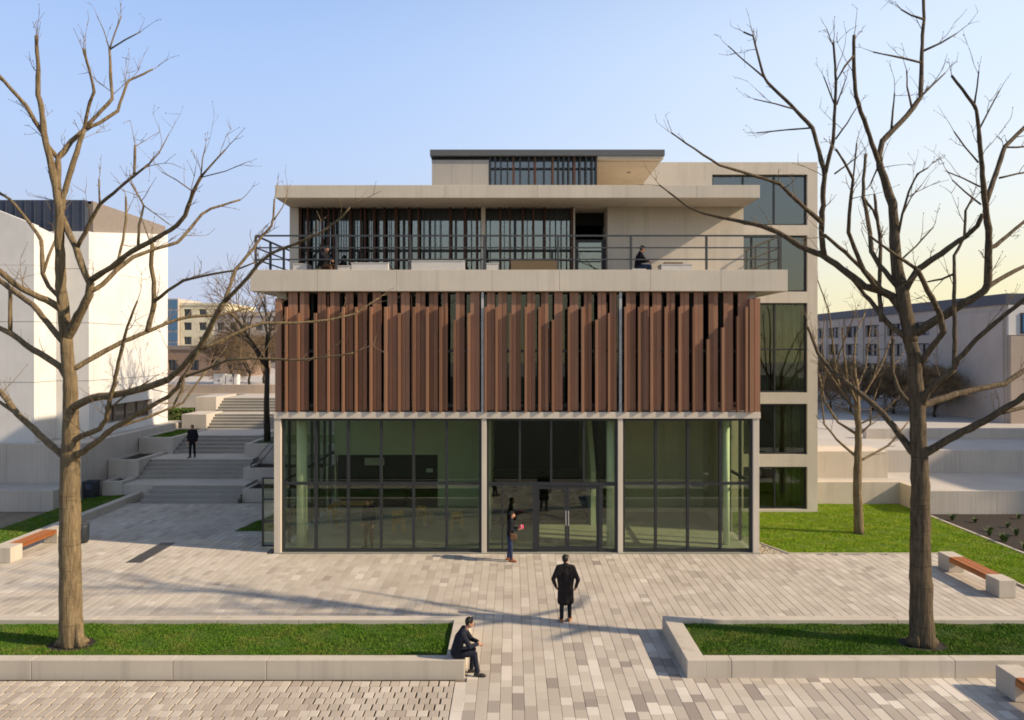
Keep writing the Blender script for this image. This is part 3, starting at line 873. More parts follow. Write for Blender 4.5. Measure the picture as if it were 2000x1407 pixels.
# terrace storey
WY = 27.3
WX = lambda px: (px-1000)*WY/FOC
WZ = lambda py: CAM_H-(py-HOR)*WY/FOC
DECK, SOF = 9.75, 12.66
MB().box(BL, WX(583), WY, WY+0.5, DECK, SOF).build('pier', M['slab'], B)
MB().box(WX(940), WX(948), WY-0.06, WY+0.2, DECK, SOF).build('pier', M['slab'], B)
MB().box(WX(1190), BR+0.02, WY, WY+0.3, DECK, SOF).build('terrace_wall', M['slab'], B)
MB().box(BR-0.28, BR+0.02, WY+0.3, 40, DECK, SOF).build('terrace_wall', M['slab'], B)
MB().box(BL, BL+0.25, WY+0.5, 40, DECK, SOF).build('terrace_wall', M['slab'], B)
MB().box(WX(1187), WX(1190)-0.001, WY, WY+1.5, DECK, SOF).box(WX(1120), WX(1123), WY, WY+1.5, DECK, SOF).build('recess_cheek', M['slab'], B)
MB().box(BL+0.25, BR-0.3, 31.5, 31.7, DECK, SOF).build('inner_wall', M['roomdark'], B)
GY = WY+0.34
ZH = WZ(428)
for a, b in ((583, 940), (948, 1120)):
    x0, x1 = WX(a), WX(b)
    n = round((x1-x0)/1.0)
    MB().box(x0, x1, GY-0.03, GY+0.09, ZH, SOF).build('header', M['metal'], B)
    MB().box(x0, x1, GY-0.03, GY+0.09, DECK, DECK+0.10).build('sill', M['metal'], B)
    MB().box(x0, x1, GY-0.02, GY+0.07, DECK+1.25, DECK+1.32).build('transom', M['metal'], B)
    for k in range(n+1):
        x = x0 + (x1-x0)*k/n
        MB().box(max(x0,x-0.04), min(x1,x+0.04), GY-0.04, GY+0.10, DECK+0.10, ZH).build('mullion', M['metal'], B)
        if k < n:
            xn = x0 + (x1-x0)*(k+1)/n
            for z0, z1 in ((DECK+0.11, DECK+1.24), (DECK+1.33, ZH-0.01)):
                MB().box(x+0.041, xn-0.041, GY, GY+0.012, z0, z1).build('glass_pane', M['glassup'], B)
def fin(px, wpx, mat, y=WY+0.03, d=0.16):
    w = wpx*0.0195
    MB().box(WX(px)-w/2, WX(px)+w/2, y, y+d, DECK+0.02, SOF-0.003).build('fin', M[mat], B)
for px, w in ((586,3),(600,4),(628,3),(641,2.5),(651,3),(683,5),(704,3),(712,3.5),(730,5),(750,4.5),(773,6),(799,5),(817,4),(879,5),(908,6),(931,3.5),
              (977,4),(996,3.5),(1021,4.5),(1042,4),(1064,4),(1117,4)):
    fin(px, w, 'finwood')
for px in (592, 609, 616, 660, 670, 692, 720, 760, 786, 826, 837, 848, 859, 890, 920, 957, 985, 1008, 1030, 1075, 1086, 1097, 1108):
    fin(px, 1.3, 'metal', WY+0.12, 0.05)
# recessed terrace door
MB().box(WX(1123), WX(1187), WY+1.2, WY+1.3, WZ(430), SOF).build('header', M['intdark'], B)
dz = WZ(470)
td = MB().box(WX(1126), WX(1132), WY+0.5, WY+0.58, DECK, dz+0.1).box(WX(1178), WX(1186), WY+0.5, WY+0.58, DECK, dz+0.1).box(WX(1132), WX(1178), WY+0.5, WY+0.58, dz, dz+0.1).box(WX(1132), WX(1178), WY+0.5, WY+0.58, DECK, DECK+0.12).build('terrace_door', M['metal'], B)
MB().box(WX(1132), WX(1178), WY+0.53, WY+0.542, DECK+0.12, dz).build('glass_pane', M['glassup'], td)
MB().tube([(WX(1134),WY+0.48,DECK+0.95),(WX(1134),WY+0.48,DECK+1.25)], [0.015]*2, 6).build('handle', M['postsilver'], td)
# main roof slab
rj = [BL, -5.6, -2.4, 0.9, 4.1, 6.6, FX(1485)+0.02]
for a, b in zip(rj[:-1], rj[1:]):
    MB().box(a+0.003, b-0.003, 25.6, 25.9, SOF+0.004, 13.12).build('roof_fascia', M['slab'], B, bevel=0.008)
MB().box(BL, BL+0.3, 25.9, 40, SOF+0.004, 13.12).build('roof_fascia', M['slab'], B)
MB().box(FX(1485)-0.28, FX(1485)+0.02, 25.9, 40, SOF+0.004, 13.12).build('roof_fascia', M['slab'], B)
MB().box(BL+0.3, FX(1485)-0.28, 25.9, 40, SOF+0.006, 13.0).build('roof_slab', M['slab'], B)
# penthouse
PX_ = lambda px: (px-1000)*27.0/FOC
PZ_ = lambda py: CAM_H-(py-HOR)*27.0/FOC
MB().box(PX_(840), PX_(1298), 26.95, 34.5, PZ_(305), PZ_(293)).build('penthouse_roof', M['roofmetal'], B, bevel=0.006)
MB().box(PX_(841), PX_(1294), 27.36, 34.4, PZ_(305)-0.12, PZ_(305)-0.002).build('penthouse_soffit', M['slab'], B)
for a, b in ((843, 882), (882, 922), (922, 955)):
    MB().box(PX_(a)+0.003, PX_(b)-0.003, 27.06, 27.2, 13.0, PZ_(312)).build('penthouse_panel', M['greypanel'], B)
MB().box(PX_(842), PX_(955), 27.2, 27.32, PZ_(312)-0.02, PZ_(305)-0.002).build('shadow_gap', M['metal'], B)  # dark strip stands in for the shadow band under the roof edge
MB().box(PX_(1167), PX_(1296), 27.0, 27.36, PZ_(305)-0.10, PZ_(305)-0.003).build('penthouse_soffit', M['slab'], B)
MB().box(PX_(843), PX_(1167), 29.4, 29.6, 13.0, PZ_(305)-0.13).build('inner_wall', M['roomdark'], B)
MB().box(PX_(1167)-0.1, PX_(1167), 27.5, 33.8, 13.0, PZ_(305)-0.13).build('penthouse_wall', M['slab'], B)
MB().box(PX_(843), PX_(843)+0.12, 27.21, 33.8, 13.0, PZ_(305)-0.13).build('penthouse_wall', M['slab'], B)
MB().box(PX_(843)+0.13, PX_(1290), 33.8, 34.0, 13.0, PZ_(305)-0.13).build('penthouse_wall', M['slab'], B)
MB().box(PX_(955), PX_(1166), 27.28, 27.292, 13.0, PZ_(305)-0.004).build('glass_pane', M['glasspent'], B)
for z in (PZ_(327), PZ_(310)):
    MB().box(PX_(955), PX_(1166), 27.22, 27.275, z-0.035, z+0.035).build('transom', M['metal'], B)
for px in (957, 967, 978, 991, 1003, 1016, 1033, 1045, 1063, 1080, 1091, 1101, 1111, 1122, 1133, 1145, 1157, 1165):
    w = 0.06 if px not in (1003, 1045, 1080, 1122) else 0.085
    MB().box(PX_(px)-w/2, PX_(px)+w/2, 27.05, 27.18, 13.0, PZ_(305)-0.004).build('fin', M['finwood' if w > 0.07 else 'metal'], B)
dl = MB().tube([(PX_(1245),29.0,PZ_(305)-0.135),(PX_(1245),29.0,PZ_(305)-0.12)], [0.07,0.07], 12).build('soffit_fitting', M['metal'], B)

# terrace railing
def railing(a, b, posts, side=False):
    r_ = MB()
    for z in (11.33, 10.90, 10.48):
        r_.bar((*a, z), (*b, z), 0.05, 0.06 if z > 11 else 0.045)
    rl = r_.build('railing', M['rail'], B)
    for p in posts:
        MB().box(p[0]-0.035, p[0]+0.035, p[1]-0.05, p[1]+0.05, 9.75, 11.30).build('post', M['rail'], rl)
ry = TY0+0.36
railing((-9.22, ry), (9.66, ry), [(x, ry) for x in (-9.2,-6.3,-3.65,-1.0,1.65,4.27,6.98,9.63)])
railing((-9.2, ry+0.06), (-9.2, 31.5), [(-9.2, y) for y in (27.3, 28.9, 30.2, 31.4)])
railing((9.63, ry+0.06), (9.63, 30.3), [(9.63, y) for y in (26.9, 28.4, 29.5, 30.3)])

# glazed screen beside the hall
gs = thing('glass_screen', 'dark framed glass screen beside the hall corner', 'screen', (-8.9, 26.3, 0))
m = MB()
for x in (-9.15, -8.62): m.box(x-0.03, x+0.03, 26.3, 26.36, 0, 2.55)
for z in (0.05, 0.95, 1.75, 2.52): m.box(-9.12, -8.65, 26.305, 26.355, z-0.03, z+0.03)
m.build('frame', M['metal'], gs)
for z0, z1 in ((0.09,0.91),(0.99,1.71),(1.79,2.48)):
    MB().box(-9.12, -8.65, 26.325, 26.335, z0, z1).build('glass_pane', M['glass'], gs)

# ---------------------------------------------------------------- tower behind
T = thing('concrete_tower', 'tall concrete stair tower with large dark framed windows', 'tower', (10, 31.9, 0))
TY = 31.9
VX = lambda px: (px-1000)*TY/FOC
VZ = lambda py: CAM_H-(py-HOR)*TY/FOC
wins = [(VX(1391), VX(1577), VZ(440), VZ(341), (VX(1453), VX(1514)), None),
        (9.2, VX(1577), VZ(570), VZ(460), (VX(1470), VX(1524)), None),
        (10.3, VX(1577), VZ(767), VZ(592), (VX(1515),), VZ(683)),
        (10.3, VX(1577), VZ(888), VZ(789), (VX(1515),), None),
        (10.3, VX(1577), 0.12, VZ(912), (VX(1515),), None)]
def wall_grid(m, u0, u1, z0, z1, openings, put_box):
    us = sorted({u0, u1, *[o[0] for o in openings], *[o[1] for o in openings]})
    zs = sorted({z0, z1, *[o[2] for o in openings], *[o[3] for o in openings]})
    for i in range(len(zs)-1):
        run = None
        for j in range(len(us)):
            ok = False
            if j < len(us)-1:
                cu, cz = (us[j]+us[j+1])/2, (zs[i]+zs[i+1])/2
                ok = not any(o[0] < cu < o[1] and o[2] < cz < o[3] for o in openings)
            if ok and run is None: run = us[j]
            if not ok and run is not None:
                put_box(m, run, us[j], zs[i], zs[i+1]); run = None
m = MB()
wall_grid(m, 5.0, 13.6, -0.07, 15.57, wins, lambda m, a, b, c, d: m.box(a, b, TY, TY+0.35, c, d))
m.build('front_wall', M['slab'], T)
MB().box(13.3, 13.6, TY+0.35, 41.0, -0.07, 15.57).build('side_wall', M['slab'], T)
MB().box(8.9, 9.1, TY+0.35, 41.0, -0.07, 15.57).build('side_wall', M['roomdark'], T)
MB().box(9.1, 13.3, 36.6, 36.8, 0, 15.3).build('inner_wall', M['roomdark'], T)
MB().box(5.0, 13.3, 40.7, 41.0, -0.07, 15.57).build('rear_wall', M['slab'], T)
MB().box(5.0, 13.3, TY+0.351, 40.7, 15.2, 15.4).build('roof', M['slab'], T)
for z in (0.0, VZ(900), VZ(779), VZ(581), VZ(450)):
    MB().box(9.1, 13.3, TY+0.351, 36.6, z-0.2, z+0.06).build('floor', M['intfloor'], T)
for x0, x1, z0, z1, ms, tr in wins:
    f = MB()
    f.box(x0, x0+0.07, TY+0.12, TY+0.24, z0, z1).box(x1-0.07, x1, TY+0.12, TY+0.24, z0, z1)
    f.box(x0+0.07, x1-0.07, TY+0.12, TY+0.24, z0, z0+0.07).box(x0+0.07, x1-0.07, TY+0.12, TY+0.24, z1-0.07, z1)
    w = f.build('window', M['metal'], T)
    cuts = [x0+0.035, *ms, x1-0.035]
    for x in ms: MB().box(x-0.035, x+0.035, TY+0.125, TY+0.235, z0+0.07, z1-0.07).build('mullion', M['metal'], w)
    if tr: MB().box(x0+0.07, x1-0.07, TY+0.11, TY+0.122, tr-0.035, tr+0.035).build('transom', M['metal'], w)
    top = z1 > 12
    for a, b in zip(cuts[:-1], cuts[1:]):
        MB().box(a+0.036, b-0.036, TY+0.175, TY+0.187, z0+0.071, z1-0.071).build('pane', M['glasstop' if z1 > 9.8 else 'glass'], w)
    # hanging curtain
    for cx0, cx1 in (((VX(1526), VX(1533)), (VX(1541), VX(1552)), (VX(1557), x1-0.12)) if not top else ((VX(1550), VX(1556)), (VX(1562), x1-0.12))):
        c = MB(); n = 14
        for k in range(n+1):
            x = cx0 + (cx1-cx0)*k/n; y = TY+0.62 + 0.09*math.sin(k*1.3) + 0.03*math.sin(k*3.1)
            c.v += [(x,y,z0+0.08),(x,y,z1+0.1)]
        c.f = [(2*k,2*k+2,2*k+3,2*k+1) for k in range(n)]
        cu = c.build('curtain', M['curtain'], T, smooth=True)
        so = cu.modifiers.new('thick', 'SOLIDIFY'); so.thickness = 0.01

# ---------------------------------------------------------------- white building on the left
Wb = thing('white_building', 'angular white building with dark metal upper storey behind the golden tree', 'building', (-25, 38, 2.6))
def gpanel(poly, vec, mat, name='wall_panel'):
    MB().poly_ext(poly, vec).build(name, M[mat], Wb)
# nearer volume: front and sunlit side
zc = 2.6
top0 = lambda x: 14.07 + (x + 25.3) * (-0.67/1.7)       # falls towards the corner
def strips(xa, xb, y, zt, cuts, yth):
    zs = [zc, *cuts]
    for a, b in zip(zs[:-1], zs[1:]):
        MB().box(xa, xb, y, y+yth, a+0.012, b-0.012).build('wall_panel', M['white'], Wb)
    MB().poly_ext([(xa,y,zs[-1]),(xb,y,zs[-1]),(xb,y,zt(xb)),(xa,y,zt(xa))], (0,yth,0)).build('wall_panel', M['white'], Wb)
strips(-27.6, -23.6, 35.4, top0, (5.6, 8.6, 11.4), 0.35)
MB().box(-40, -27.61, 35.4, 35.75, zc, 14.9).build('wall_panel', M['white'], Wb)
for a, b in ((zc,5.6),(5.6,8.6),(8.6,11.4)):
    MB().box(-24.0, -23.602, 35.76, 37.1, a+0.012, b-0.012).build('wall_panel', M['white'], Wb)
MB().poly_ext([(-24.0,35.76,11.406),(-24.0,37.1,11.406),(-24.0,37.1,13.15),(-24.0,35.76,13.35)], (0.398,0,0)).build('wall_panel', M['white'], Wb)
# set-back front and long sunlit side
for a, b in ((zc,5.6),(5.6,8.6),(8.6,11.4),(11.4,13.35)):
    MB().box(-23.9, -21.9, 37.102, 37.5, a+0.012, b-0.012).build('wall_panel', M['white'], Wb)
win = [(38.6, 43.6, 3.2, 4.2)]
for i, (a, b) in enumerate(((zc,5.6),(5.6,8.6),(8.6,11.4))):
    for ya, yb in ((37.51, 40.2), (40.2, 43.0), (43.0, 45.6)):
        m = MB()
        wall_grid(m, ya+0.006, yb-0.006, a+0.012, b-0.012, [(max(w[0],ya+0.006), min(w[1],yb-0.006), w[2], w[3]) for w in win if a < w[2] < b and w[1] > ya and w[0] < yb], lambda m, p, q, c, d: m.box(-22.3, -21.9, p, q, c, d))
        m.build('wall_panel', M['white'], Wb)
MB().poly_ext([(-22.3,37.51,11.406),(-22.3,45.6,11.406),(-22.3,45.6,14.55),(-22.3,37.51,13.35)], (0.4,0,0)).build('wall_panel', M['white'], Wb)
MB().box(-22.7, -22.2, 45.61, 46.0, zc, 14.5).box(-40, -22.71, 45.61, 46.0, zc, 14.5).build('wall_panel', M['white'], Wb)
# metal upper storey: dark front and tan side carry shade and sun as colour
MB().box(-40, -22.35, 37.52, 37.8, 13.0, 15.05).build('cladding', M['bluemetal'], Wb)
for k in range(24):
    MB().box(-34+k*0.5, -33.96+k*0.5, 37.48, 37.52, 13.2, 15.04).build('cladding_seam', M['bluemetal'], Wb)
MB().poly_ext([(-22.4,37.81,13.3),(-22.4,45.7,14.5),(-22.4,45.7,15.05),(-22.4,37.81,15.05)], (0.3,0,0)).build('cladding', M['tanmetal'], Wb)
MB().box(-40, -22.2, 37.81, 45.6, 14.9, 15.04).build('roof', M['tanmetal'], Wb)
# ground-floor window strip of the sunlit side
for k in range(4):
    y = 38.65 + k*1.235
    f = MB().box(-22.2, -22.1, y, y+0.07, 3.2, 4.2).box(-22.2, -22.1, y+1.16, y+1.23, 3.2, 4.2).box(-22.2, -22.1, y+0.07, y+1.16, 3.2, 3.27).box(-22.2, -22.1, y+0.07, y+1.16, 4.13, 4.2)
    w = f.build('window', M['brownfac'], Wb)
    MB().box(-22.17, -22.16, y+0.07, y+1.16, 3.27, 4.13).build('pane', M['farglass'], w)

# ---------------------------------------------------------------- far buildings
def far_block(name, label, cat, x0, x1, y0, y1, z0, z1, mat, rows, cols, ww, wh, roof=0.4, roofmat='roofmetal', face='y', u0=None, u1=None):
    r = thing(name, label, cat, ((x0+x1)/2, y0, z0))
    if face == 'y': a0, a1 = (x0 if u0 is None else u0), (x1 if u1 is None else u1)
    else: a0, a1 = (y0 if u0 is None else u0), (y1 if u1 is None else u1)
    ops = []
    for zr in rows:
        for k in range(cols):
            c = a0 + (a1-a0)*(k+0.5)/cols
            ops.append((c-ww/2, c+ww/2, zr, zr+wh))
    m = MB()
    if face == 'y':
        wall_grid(m, x0, x1, z0, z1, ops, lambda m, a, b, c, d: m.box(a, b, y0, y0+0.4, c, d))
        m.box(x0, x1, y0+0.5, y1, z0, z1-0.01)
    else:
        wall_grid(m, y0, y1, z0, z1, ops, lambda m, a, b, c, d: m.box(x0, x0+0.4, a, b, c, d))
        m.box(x0+0.5, x1, y0, y1, z0, z1-0.01)
    m.build('wall', M[mat], r)
    MB().box(x0-0.15, x1+0.15, y0-0.15, y1+0.15, z1+0.002, z1+roof).build('roof', M[roofmat], r)
    for a, b, c, d in ops:
        f = MB()
        def bx(p, q, s, t):
            if face == 'y': f.box(p, q, y0+0.22, y0+0.30, s, t)
            else: f.box(x0+0.22, x0+0.30, p, q, s, t)
        bx(a, a+0.09, c, d); bx(b-0.09, b, c, d); bx(a+0.09, b-0.09, c, c+0.09); bx(a+0.09, b-0.09, d-0.09, d); bx((a+b)/2-0.04, (a+b)/2+0.04, c+0.09, d-0.09)
        w = f.build('window', M['rail'], r)
        g = MB()
        if face == 'y': g.box(a+0.05, b-0.05, y0+0.31, y0+0.33, c+0.05, d-0.05)
        else: g.box(x0+0.31, x0+0.33, a+0.05, b-0.05, c+0.05, d-0.05)
        g.build('pane', M['farglass'], w)
    return r
far_block('apartment_building', 'distant sunlit cream apartment block beyond the stairs', 'building', -64.8, -56.0, 140, 156, 3.97, 15.6, 'cream', (5.2, 8.0, 10.8, 13.4), 3, 1.5, 1.5, 0.5, 'cream')
gt = thing('stair_tower', 'distant blue glazed stairwell beside the cream apartment block', 'tower', (-66, 139, 4))
MB().box(-68.2, -64.9, 139.3, 150, 3.97, 16.9).build('wall', M['lightcon'], gt)
for i in range(2):
    for k in range(6):
        MB().box(-68.0+i*1.6, -66.6+i*1.6, 139.2, 139.28, 4.4+k*2.1, 6.2+k*2.1).build('glass_panel', M['blueglass'], gt)
far_block('office_building', 'distant grey flat-roofed block behind the brown shrubs', 'building', -49, -38.5, 118, 132, 3.97, 12.6, 'greyfac', (4.9, 7.6, 10.2), 5, 1.2, 1.3, 0.7, 'lightcon')
far_block('office_building', 'distant cream block glimpsed beside the timber screen', 'building', -38.2, -30, 124, 136, 3.97, 12.2, 'cream', (5.0, 7.6, 10.0), 4, 1.0, 1.2, 0.4, 'cream')
far_block('low_building', 'distant low brown building behind the stair landings', 'building', -46, -31, 84, 92, 3.97, 7.1, 'brownfac', (4.7,), 6, 1.1, 1.2, 0.5, 'tanmetal')
for k, lb in enumerate(('white utility cabinet above the stairs, with blue plate', 'plain white utility cabinet above the stairs, beside the dark tree')):
    c = thing('utility_cabinet', lb, 'cabinet', (-25+k, 60, 4), 'white cabinets above the stairs')
    x = -25.0 + k*1.03
    MB().box(x, x+1.0, 60, 60.6, 3.97, 5.12 - 0.05*k).build('cabinet_body', M['whitebox'], c, bevel=0.02)
    for j in range(2):
        MB().box(x+0.04+j*0.47, x+0.47+j*0.47, 59.97, 59.998, 4.1, 5.0).build('door', M['whitebox'], c)
        MB().box(x+0.42+j*0.1, x+0.45+j*0.1, 59.94, 59.968, 4.5, 4.65).build('handle', M['rail'], c)
    if k == 0: MB().box(x+0.06, x+0.7, 59.95, 59.968, 4.02, 4.3).build('plate', M['bluepl'], c)
po = thing('lamp_post', 'thin dark post beside the white utility cabinets', 'post', (-23, 58, 4))
MB().tube([(-22.55,58,3.97),(-22.55,58,5.0)], [0.05,0.04], 8).build('pole', M['rail'], po)
MB().tube([(-22.55,58,5.0),(-22.55,58,5.25)], [0.10,0.08], 8).build('lamp_head', M['metal'], po)

# long office block on the right
Ob = far_block('office_block', 'long pale office block with dark roof edge behind the small tree', 'building', 34.5, 60, 50.0, 84, 2.05, 10.35, 'lightcon', (8.35, 6.55, 4.7, 2.75), 6, 2.6, 1.15, 0.75, 'bluemetal', 'x', 58.5, 83)
for y in (58.2, 62.3, 66.4, 70.45, 74.55, 78.6, 82.7):
    MB().box(34.38, 34.497, y-0.2, y+0.2, 2.05, 10.3).build('pilaster', M['lightcon'], Ob)
MB().box(34.32, 34.497, 50.2, 57.8, 2.05, 9.9).build('blank_panel', M['lightcon'], Ob)
MB().box(34.6, 60, 49.7, 49.998, 2.05, 8.15).build('stone_panel', M['pinkcon'], Ob)
MB().box(34.55, 60, 49.85, 49.998, 8.2, 10.3).build('stone_panel', M['white'], Ob)
wf = MB().box(35.35, 37.6, 49.78, 49.848, 8.3, 9.75).build('window', M['rail'], Ob)
MB().box(35.45, 37.5, 49.76, 49.778, 8.4, 9.65).build('pane', M['blueglass'], wf)

# added unseen building past the right edge, placed to shade the terraces
far_block('unseen_shade_building', 'added unseen building past the view edge, shading the terraces', 'building', 43, 62, 26.5, 42.0, -0.07, 14.5, 'lightcon', (3.0, 6.5, 10.0), 6, 1.6, 1.6, 0.4, 'roofmetal', 'x')
# ---------------------------------------------------------------- bare trees
class Tree:
    """Bare tree grown from limb outlines; each limb leaves its parent and runs nearer or farther as it goes."""
    def __init__(s, name, label, base, bark, seed, twig_n, group=None, jitter=0.25):
        s.root = thing(name, label, 'tree', base, group); s.bark = bark
        s.base = base; s.rs = random.Random(seed); s.lines = []; s.twigs = MB(); s.twig_n = twig_n; s.k = 1.05 if bark == M['bark2'] else 0.95
    def depth_at(s, px, py):
        best = (1e9, s.base[1], 0.03)
        for line in s.lines:
            for (a, b) in zip(line[:-1], line[1:]):
                ax, ay, bx, by = a[0], a[1], b[0], b[1]
                L = (bx-ax)**2 + (by-ay)**2 + 1e-9
                t = max(0, min(1, ((px-ax)*(bx-ax) + (py-ay)*(by-ay))/L))
                d = math.hypot(px-ax-t*(bx-ax), py-ay-t*(by-ay))
                if d < best[0]: best = (d, a[2]+t*(b[2]-a[2]), a[3]+t*(b[3]-a[3]))
        return best
    def limb(s, pts, w0, w1, slope=0.0, name='branch', n=8, twigs=None, curve=0.0):
        rs = s.rs
        d, Y, _ = s.depth_at(*pts[0][:2]) if s.lines else (0, s.base[1], 0)
        tot = sum(math.hypot(b[0]-a[0], b[1]-a[1]) for a, b in zip(pts[:-1], pts[1:]))
        line = []; run = 0; px_m = FOC/s.base[1]
        for i, p in enumerate(pts):
            if i: run += math.hypot(p[0]-pts[i-1][0], p[1]-pts[i-1][1])
            t = run/tot
            line.append((p[0], p[1], Y + slope*run/px_m + curve*t*t, p[2] if len(p) > 2 else (w0 + (w1-w0)*t)*s.k))
        s.lines.append(line)
        P = []; Q = []
        for i, (a, b) in enumerate(zip(line[:-1], line[1:])):
            L = math.hypot(b[0]-a[0], b[1]-a[1]); k = max(2, int(L/14))
            for q in range(k + (1 if i == len(line)-2 else 0)):
                t = q/k; w = a[3]+(b[3]-a[3])*t
                jx = rs.gauss(0, 0.055)*min(w, 11) if (i or q) else 0; jy = rs.gauss(0, 0.055)*min(w, 11) if (i or q) else 0
                Yq = a[2]+(b[2]-a[2])*t
                P.append(pt(a[0]+(b[0]-a[0])*t+jx, a[1]+(b[1]-a[1])*t+jy, Yq + rs.gauss(0, 0.004)))
                Q.append(0.5*w*Yq/FOC*(1+rs.gauss(0, 0.012 if w > 18 else 0.05)))
        m = MB(); m.tube(P, Q, n)
        m.build(name, s.bark, s.root, smooth=True)
        cnt = twigs if twigs is not None else max(1, int(tot/s.twig_n))
        for _ in range(cnt):
            i = min(len(P)-2, int((0.25+0.75*rs.random())*(len(P)-1)))
            s.twig(P[i].lerp(P[i+1], rs.random()), (P[i+1]-P[i]).normalized(), rs.uniform(0.3, 0.95), min(Q[i]*0.45, 0.011))
        s.twig(P[-1], (P[-1]-P[-2]).normalized(), rs.uniform(0.25, 0.7), min(Q[-1]*0.6, 0.010), 0.25)
        return s
    def twig(s, p, d, L, r, spread=0.9, depth=0):
        rs = s.rs
        ax = Vector((rs.gauss(0,1), rs.gauss(0,1), rs.gauss(0,1)))
        v = (d + ax*spread*0.6 + Vector((0,0,0.25))).normalized()
        P = [p]; k = 4
        for i in range(k):
            v = (v + Vector((rs.gauss(0,1), rs.gauss(0,1), rs.gauss(0,0.8)+0.25))*0.13).normalized()
            P.append(P[-1] + v*L/k)
        r = max(r, 0.0042)
        s.twigs.tube(P, [r*(1-0.16*i) for i in range(k+1)], 4)
        if depth < 1:
            for _ in range(rs.randint(1, 4)):
                i = rs.randint(1, k)
                s.twig(P[i], v, L*rs.uniform(0.25, 0.5), r*0.65, 1.0, depth+1)
        if rs.random() < 0.6:
            s.twigs.ball(P[-1], rs.uniform(0.007, 0.012), (1,1,1.4), 5, 4)
    def done(s):
        o = s.twigs.build('twigs', M['twigbrown'], s.root); o['kind'] = 'stuff'

def flare(P, Q): return P, Q
t = Tree('bare_tree', 'bare golden-barked tree in the planter beside the sitting man', (*TREE_L, 0.28), M['bark'], 2, 62, 'bare trees of the square')
t.limb([(141,1264,46),(140,1240,43),(138.5,1200,40.5),(137.5,1100,39),(136.5,980,37),(137,900,34),(138,830,29),(137,740,25),(131,690,23),(128,655,22)], 50, 27, 0, 'trunk', 16, 0)
for a, b in (((126,1245),(112,1263)),((152,1245),(168,1258)),((140,1235),(143,1266)),((130,1200),(122,1262)),((148,1205),(158,1264))):
    t.limb([(b[0]*0.3+a[0]*0.7, a[1]-30), a, b], 15, 20, -0.12, 'root_flare', 8, 0)
t.limb([(129,665),(125,610),(119,560),(117,479),(117,419),(113,385),(105,345),(98,310),(90,280),(86,259),(81,209),(75,185),(74,119),(71,70)], 24, 6.5, -0.05)
t.limb([(113,372),(113,335),(113,310),(125,295),(139,277),(165,253)], 13, 9, 0.25)
t.limb([(113,310),(95,287),(84,262),(60,222),(50,205),(0,150),(-40,112)], 10, 6, -0.3)
t.limb([(165,253),(168,235),(175,200),(184,180),(178,150),(163,95)], 7, 4.5, -0.3)
t.limb([(165,252),(190,225),(220,193),(217,160),(214,95)], 8, 5, 0.2)
t.limb([(214,97),(225,62),(237,32)], 3.4, 2, 0.1); t.limb([(214,97),(245,78),(275,62)], 3.4, 2.2, -0.2); t.limb([(213,95),(203,60),(190,32)], 2.2, 1.4, 0.3)
t.limb([(165,253),(195,240),(230,217),(245,170),(252,157),(280,145),(298,136)], 8, 3.6, 0.35)
t.limb([(118,425),(123,385),(131,358),(139,332),(155,280),(165,253)], 12, 9, 0.1)
t.limb([(129,662),(140,645),(153,619),(174,577),(177,553)], 21, 15, -0.35)
t.limb([(177,556),(159,519),(149,485),(135,455),(119,419),(108,372)], 14, 11, 0.3)
t.limb([(150,486),(165,455),(180,425),(195,400),(222,377),(258,347),(290,322)], 9, 5, -0.35)
t.limb([(262,345),(264,284)], 5.5, 5, 0.1); t.limb([(290,322),(310,300),(330,262)], 3.5, 1.6, 0.2)
t.limb([(195,401),(193,350)], 4, 3, 0)
t.limb([(177,548),(219,521),(259,491),(320,457),(346,440),(361,421),(378,375),(392,346)], 13, 7, -0.4)
t.limb([(392,346),(415,320),(440,293)], 5, 3, -0.1); t.limb([(392,347),(396,310),(402,283)], 3, 1.8, 0.2); t.limb([(392,347),(440,335),(480,318)], 2.6, 1.6, -0.3); t.limb([(376,374),(345,352),(316,336)], 2.6, 1.6, 0.2)
t.limb([(176,570),(200,556),(225,530),(260,502),(298,488),(346,474),(361,459),(395,418),(412,408),(470,390)], 11, 4, 0.4)
t.limb([(230,512),(240,470),(246,430),(246,385)], 5.5, 4.5, 0.3); t.limb([(270,482),(272,440),(281,402),(258,360)], 6, 3, -0.2)
t.limb([(300,490),(290,465),(278,430)], 3.5, 2, 0.2); t.limb([(281,402),(330,438)], 2.5, 2, 0)
t.limb([(130,610),(102,593),(64,575),(38,562),(0,531),(-60,490)], 15, 10, -0.35)
t.limb([(124,668),(102,642),(64,596),(23,565),(-10,540),(-70,505)], 13, 9, 0.4)
t.limb([(124,590),(95,560),(84,535),(81,470),(72,455),(50,425),(20,390),(0,378),(-40,350)], 9, 5, 0.3)
t.limb([(84,535),(95,500),(110,465)], 7, 5, 0.4)
t.limb([(132,740),(120,719),(95,700),(64,683),(23,652),(0,642),(-60,612)], 14, 9, 0.3)
t.limb([(20,650),(20,610),(20,568)], 8, 7, 0)
t.limb([(140,722),(165,709),(205,685),(240,667),(286,649),(330,630),(370,619),(430,616),(490,601)], 12, 4, 0.35)
t.limb([(287,648),(292,630),(301,595),(301,550),(295,520),(298,476)], 11, 8, -0.2)
t.limb([(303,588),(328,568),(358,548),(410,536),(457,529),(500,512)], 7, 3, -0.4)
t.limb([(137,864),(160,852),(195,838),(207,820),(215,780),(226,735),(238,680),(248,640),(268,588)], 12, 4, -0.45)
t.limb([(135,800),(179,777),(230,770),(280,759),(328,743),(355,718),(379,691),(391,676),(421,619),(439,589)], 16, 11, -0.5)
t.limb([(437,592),(450,556),(460,527),(491,491),(511,462),(530,442),(534,425),(536,389)], 8, 4, 0.2)
t.limb([(439,589),(472,556),(506,515),(530,495),(559,483),(583,475),(627,454),(664,428),(684,405)], 9, 3.5, -0.3)
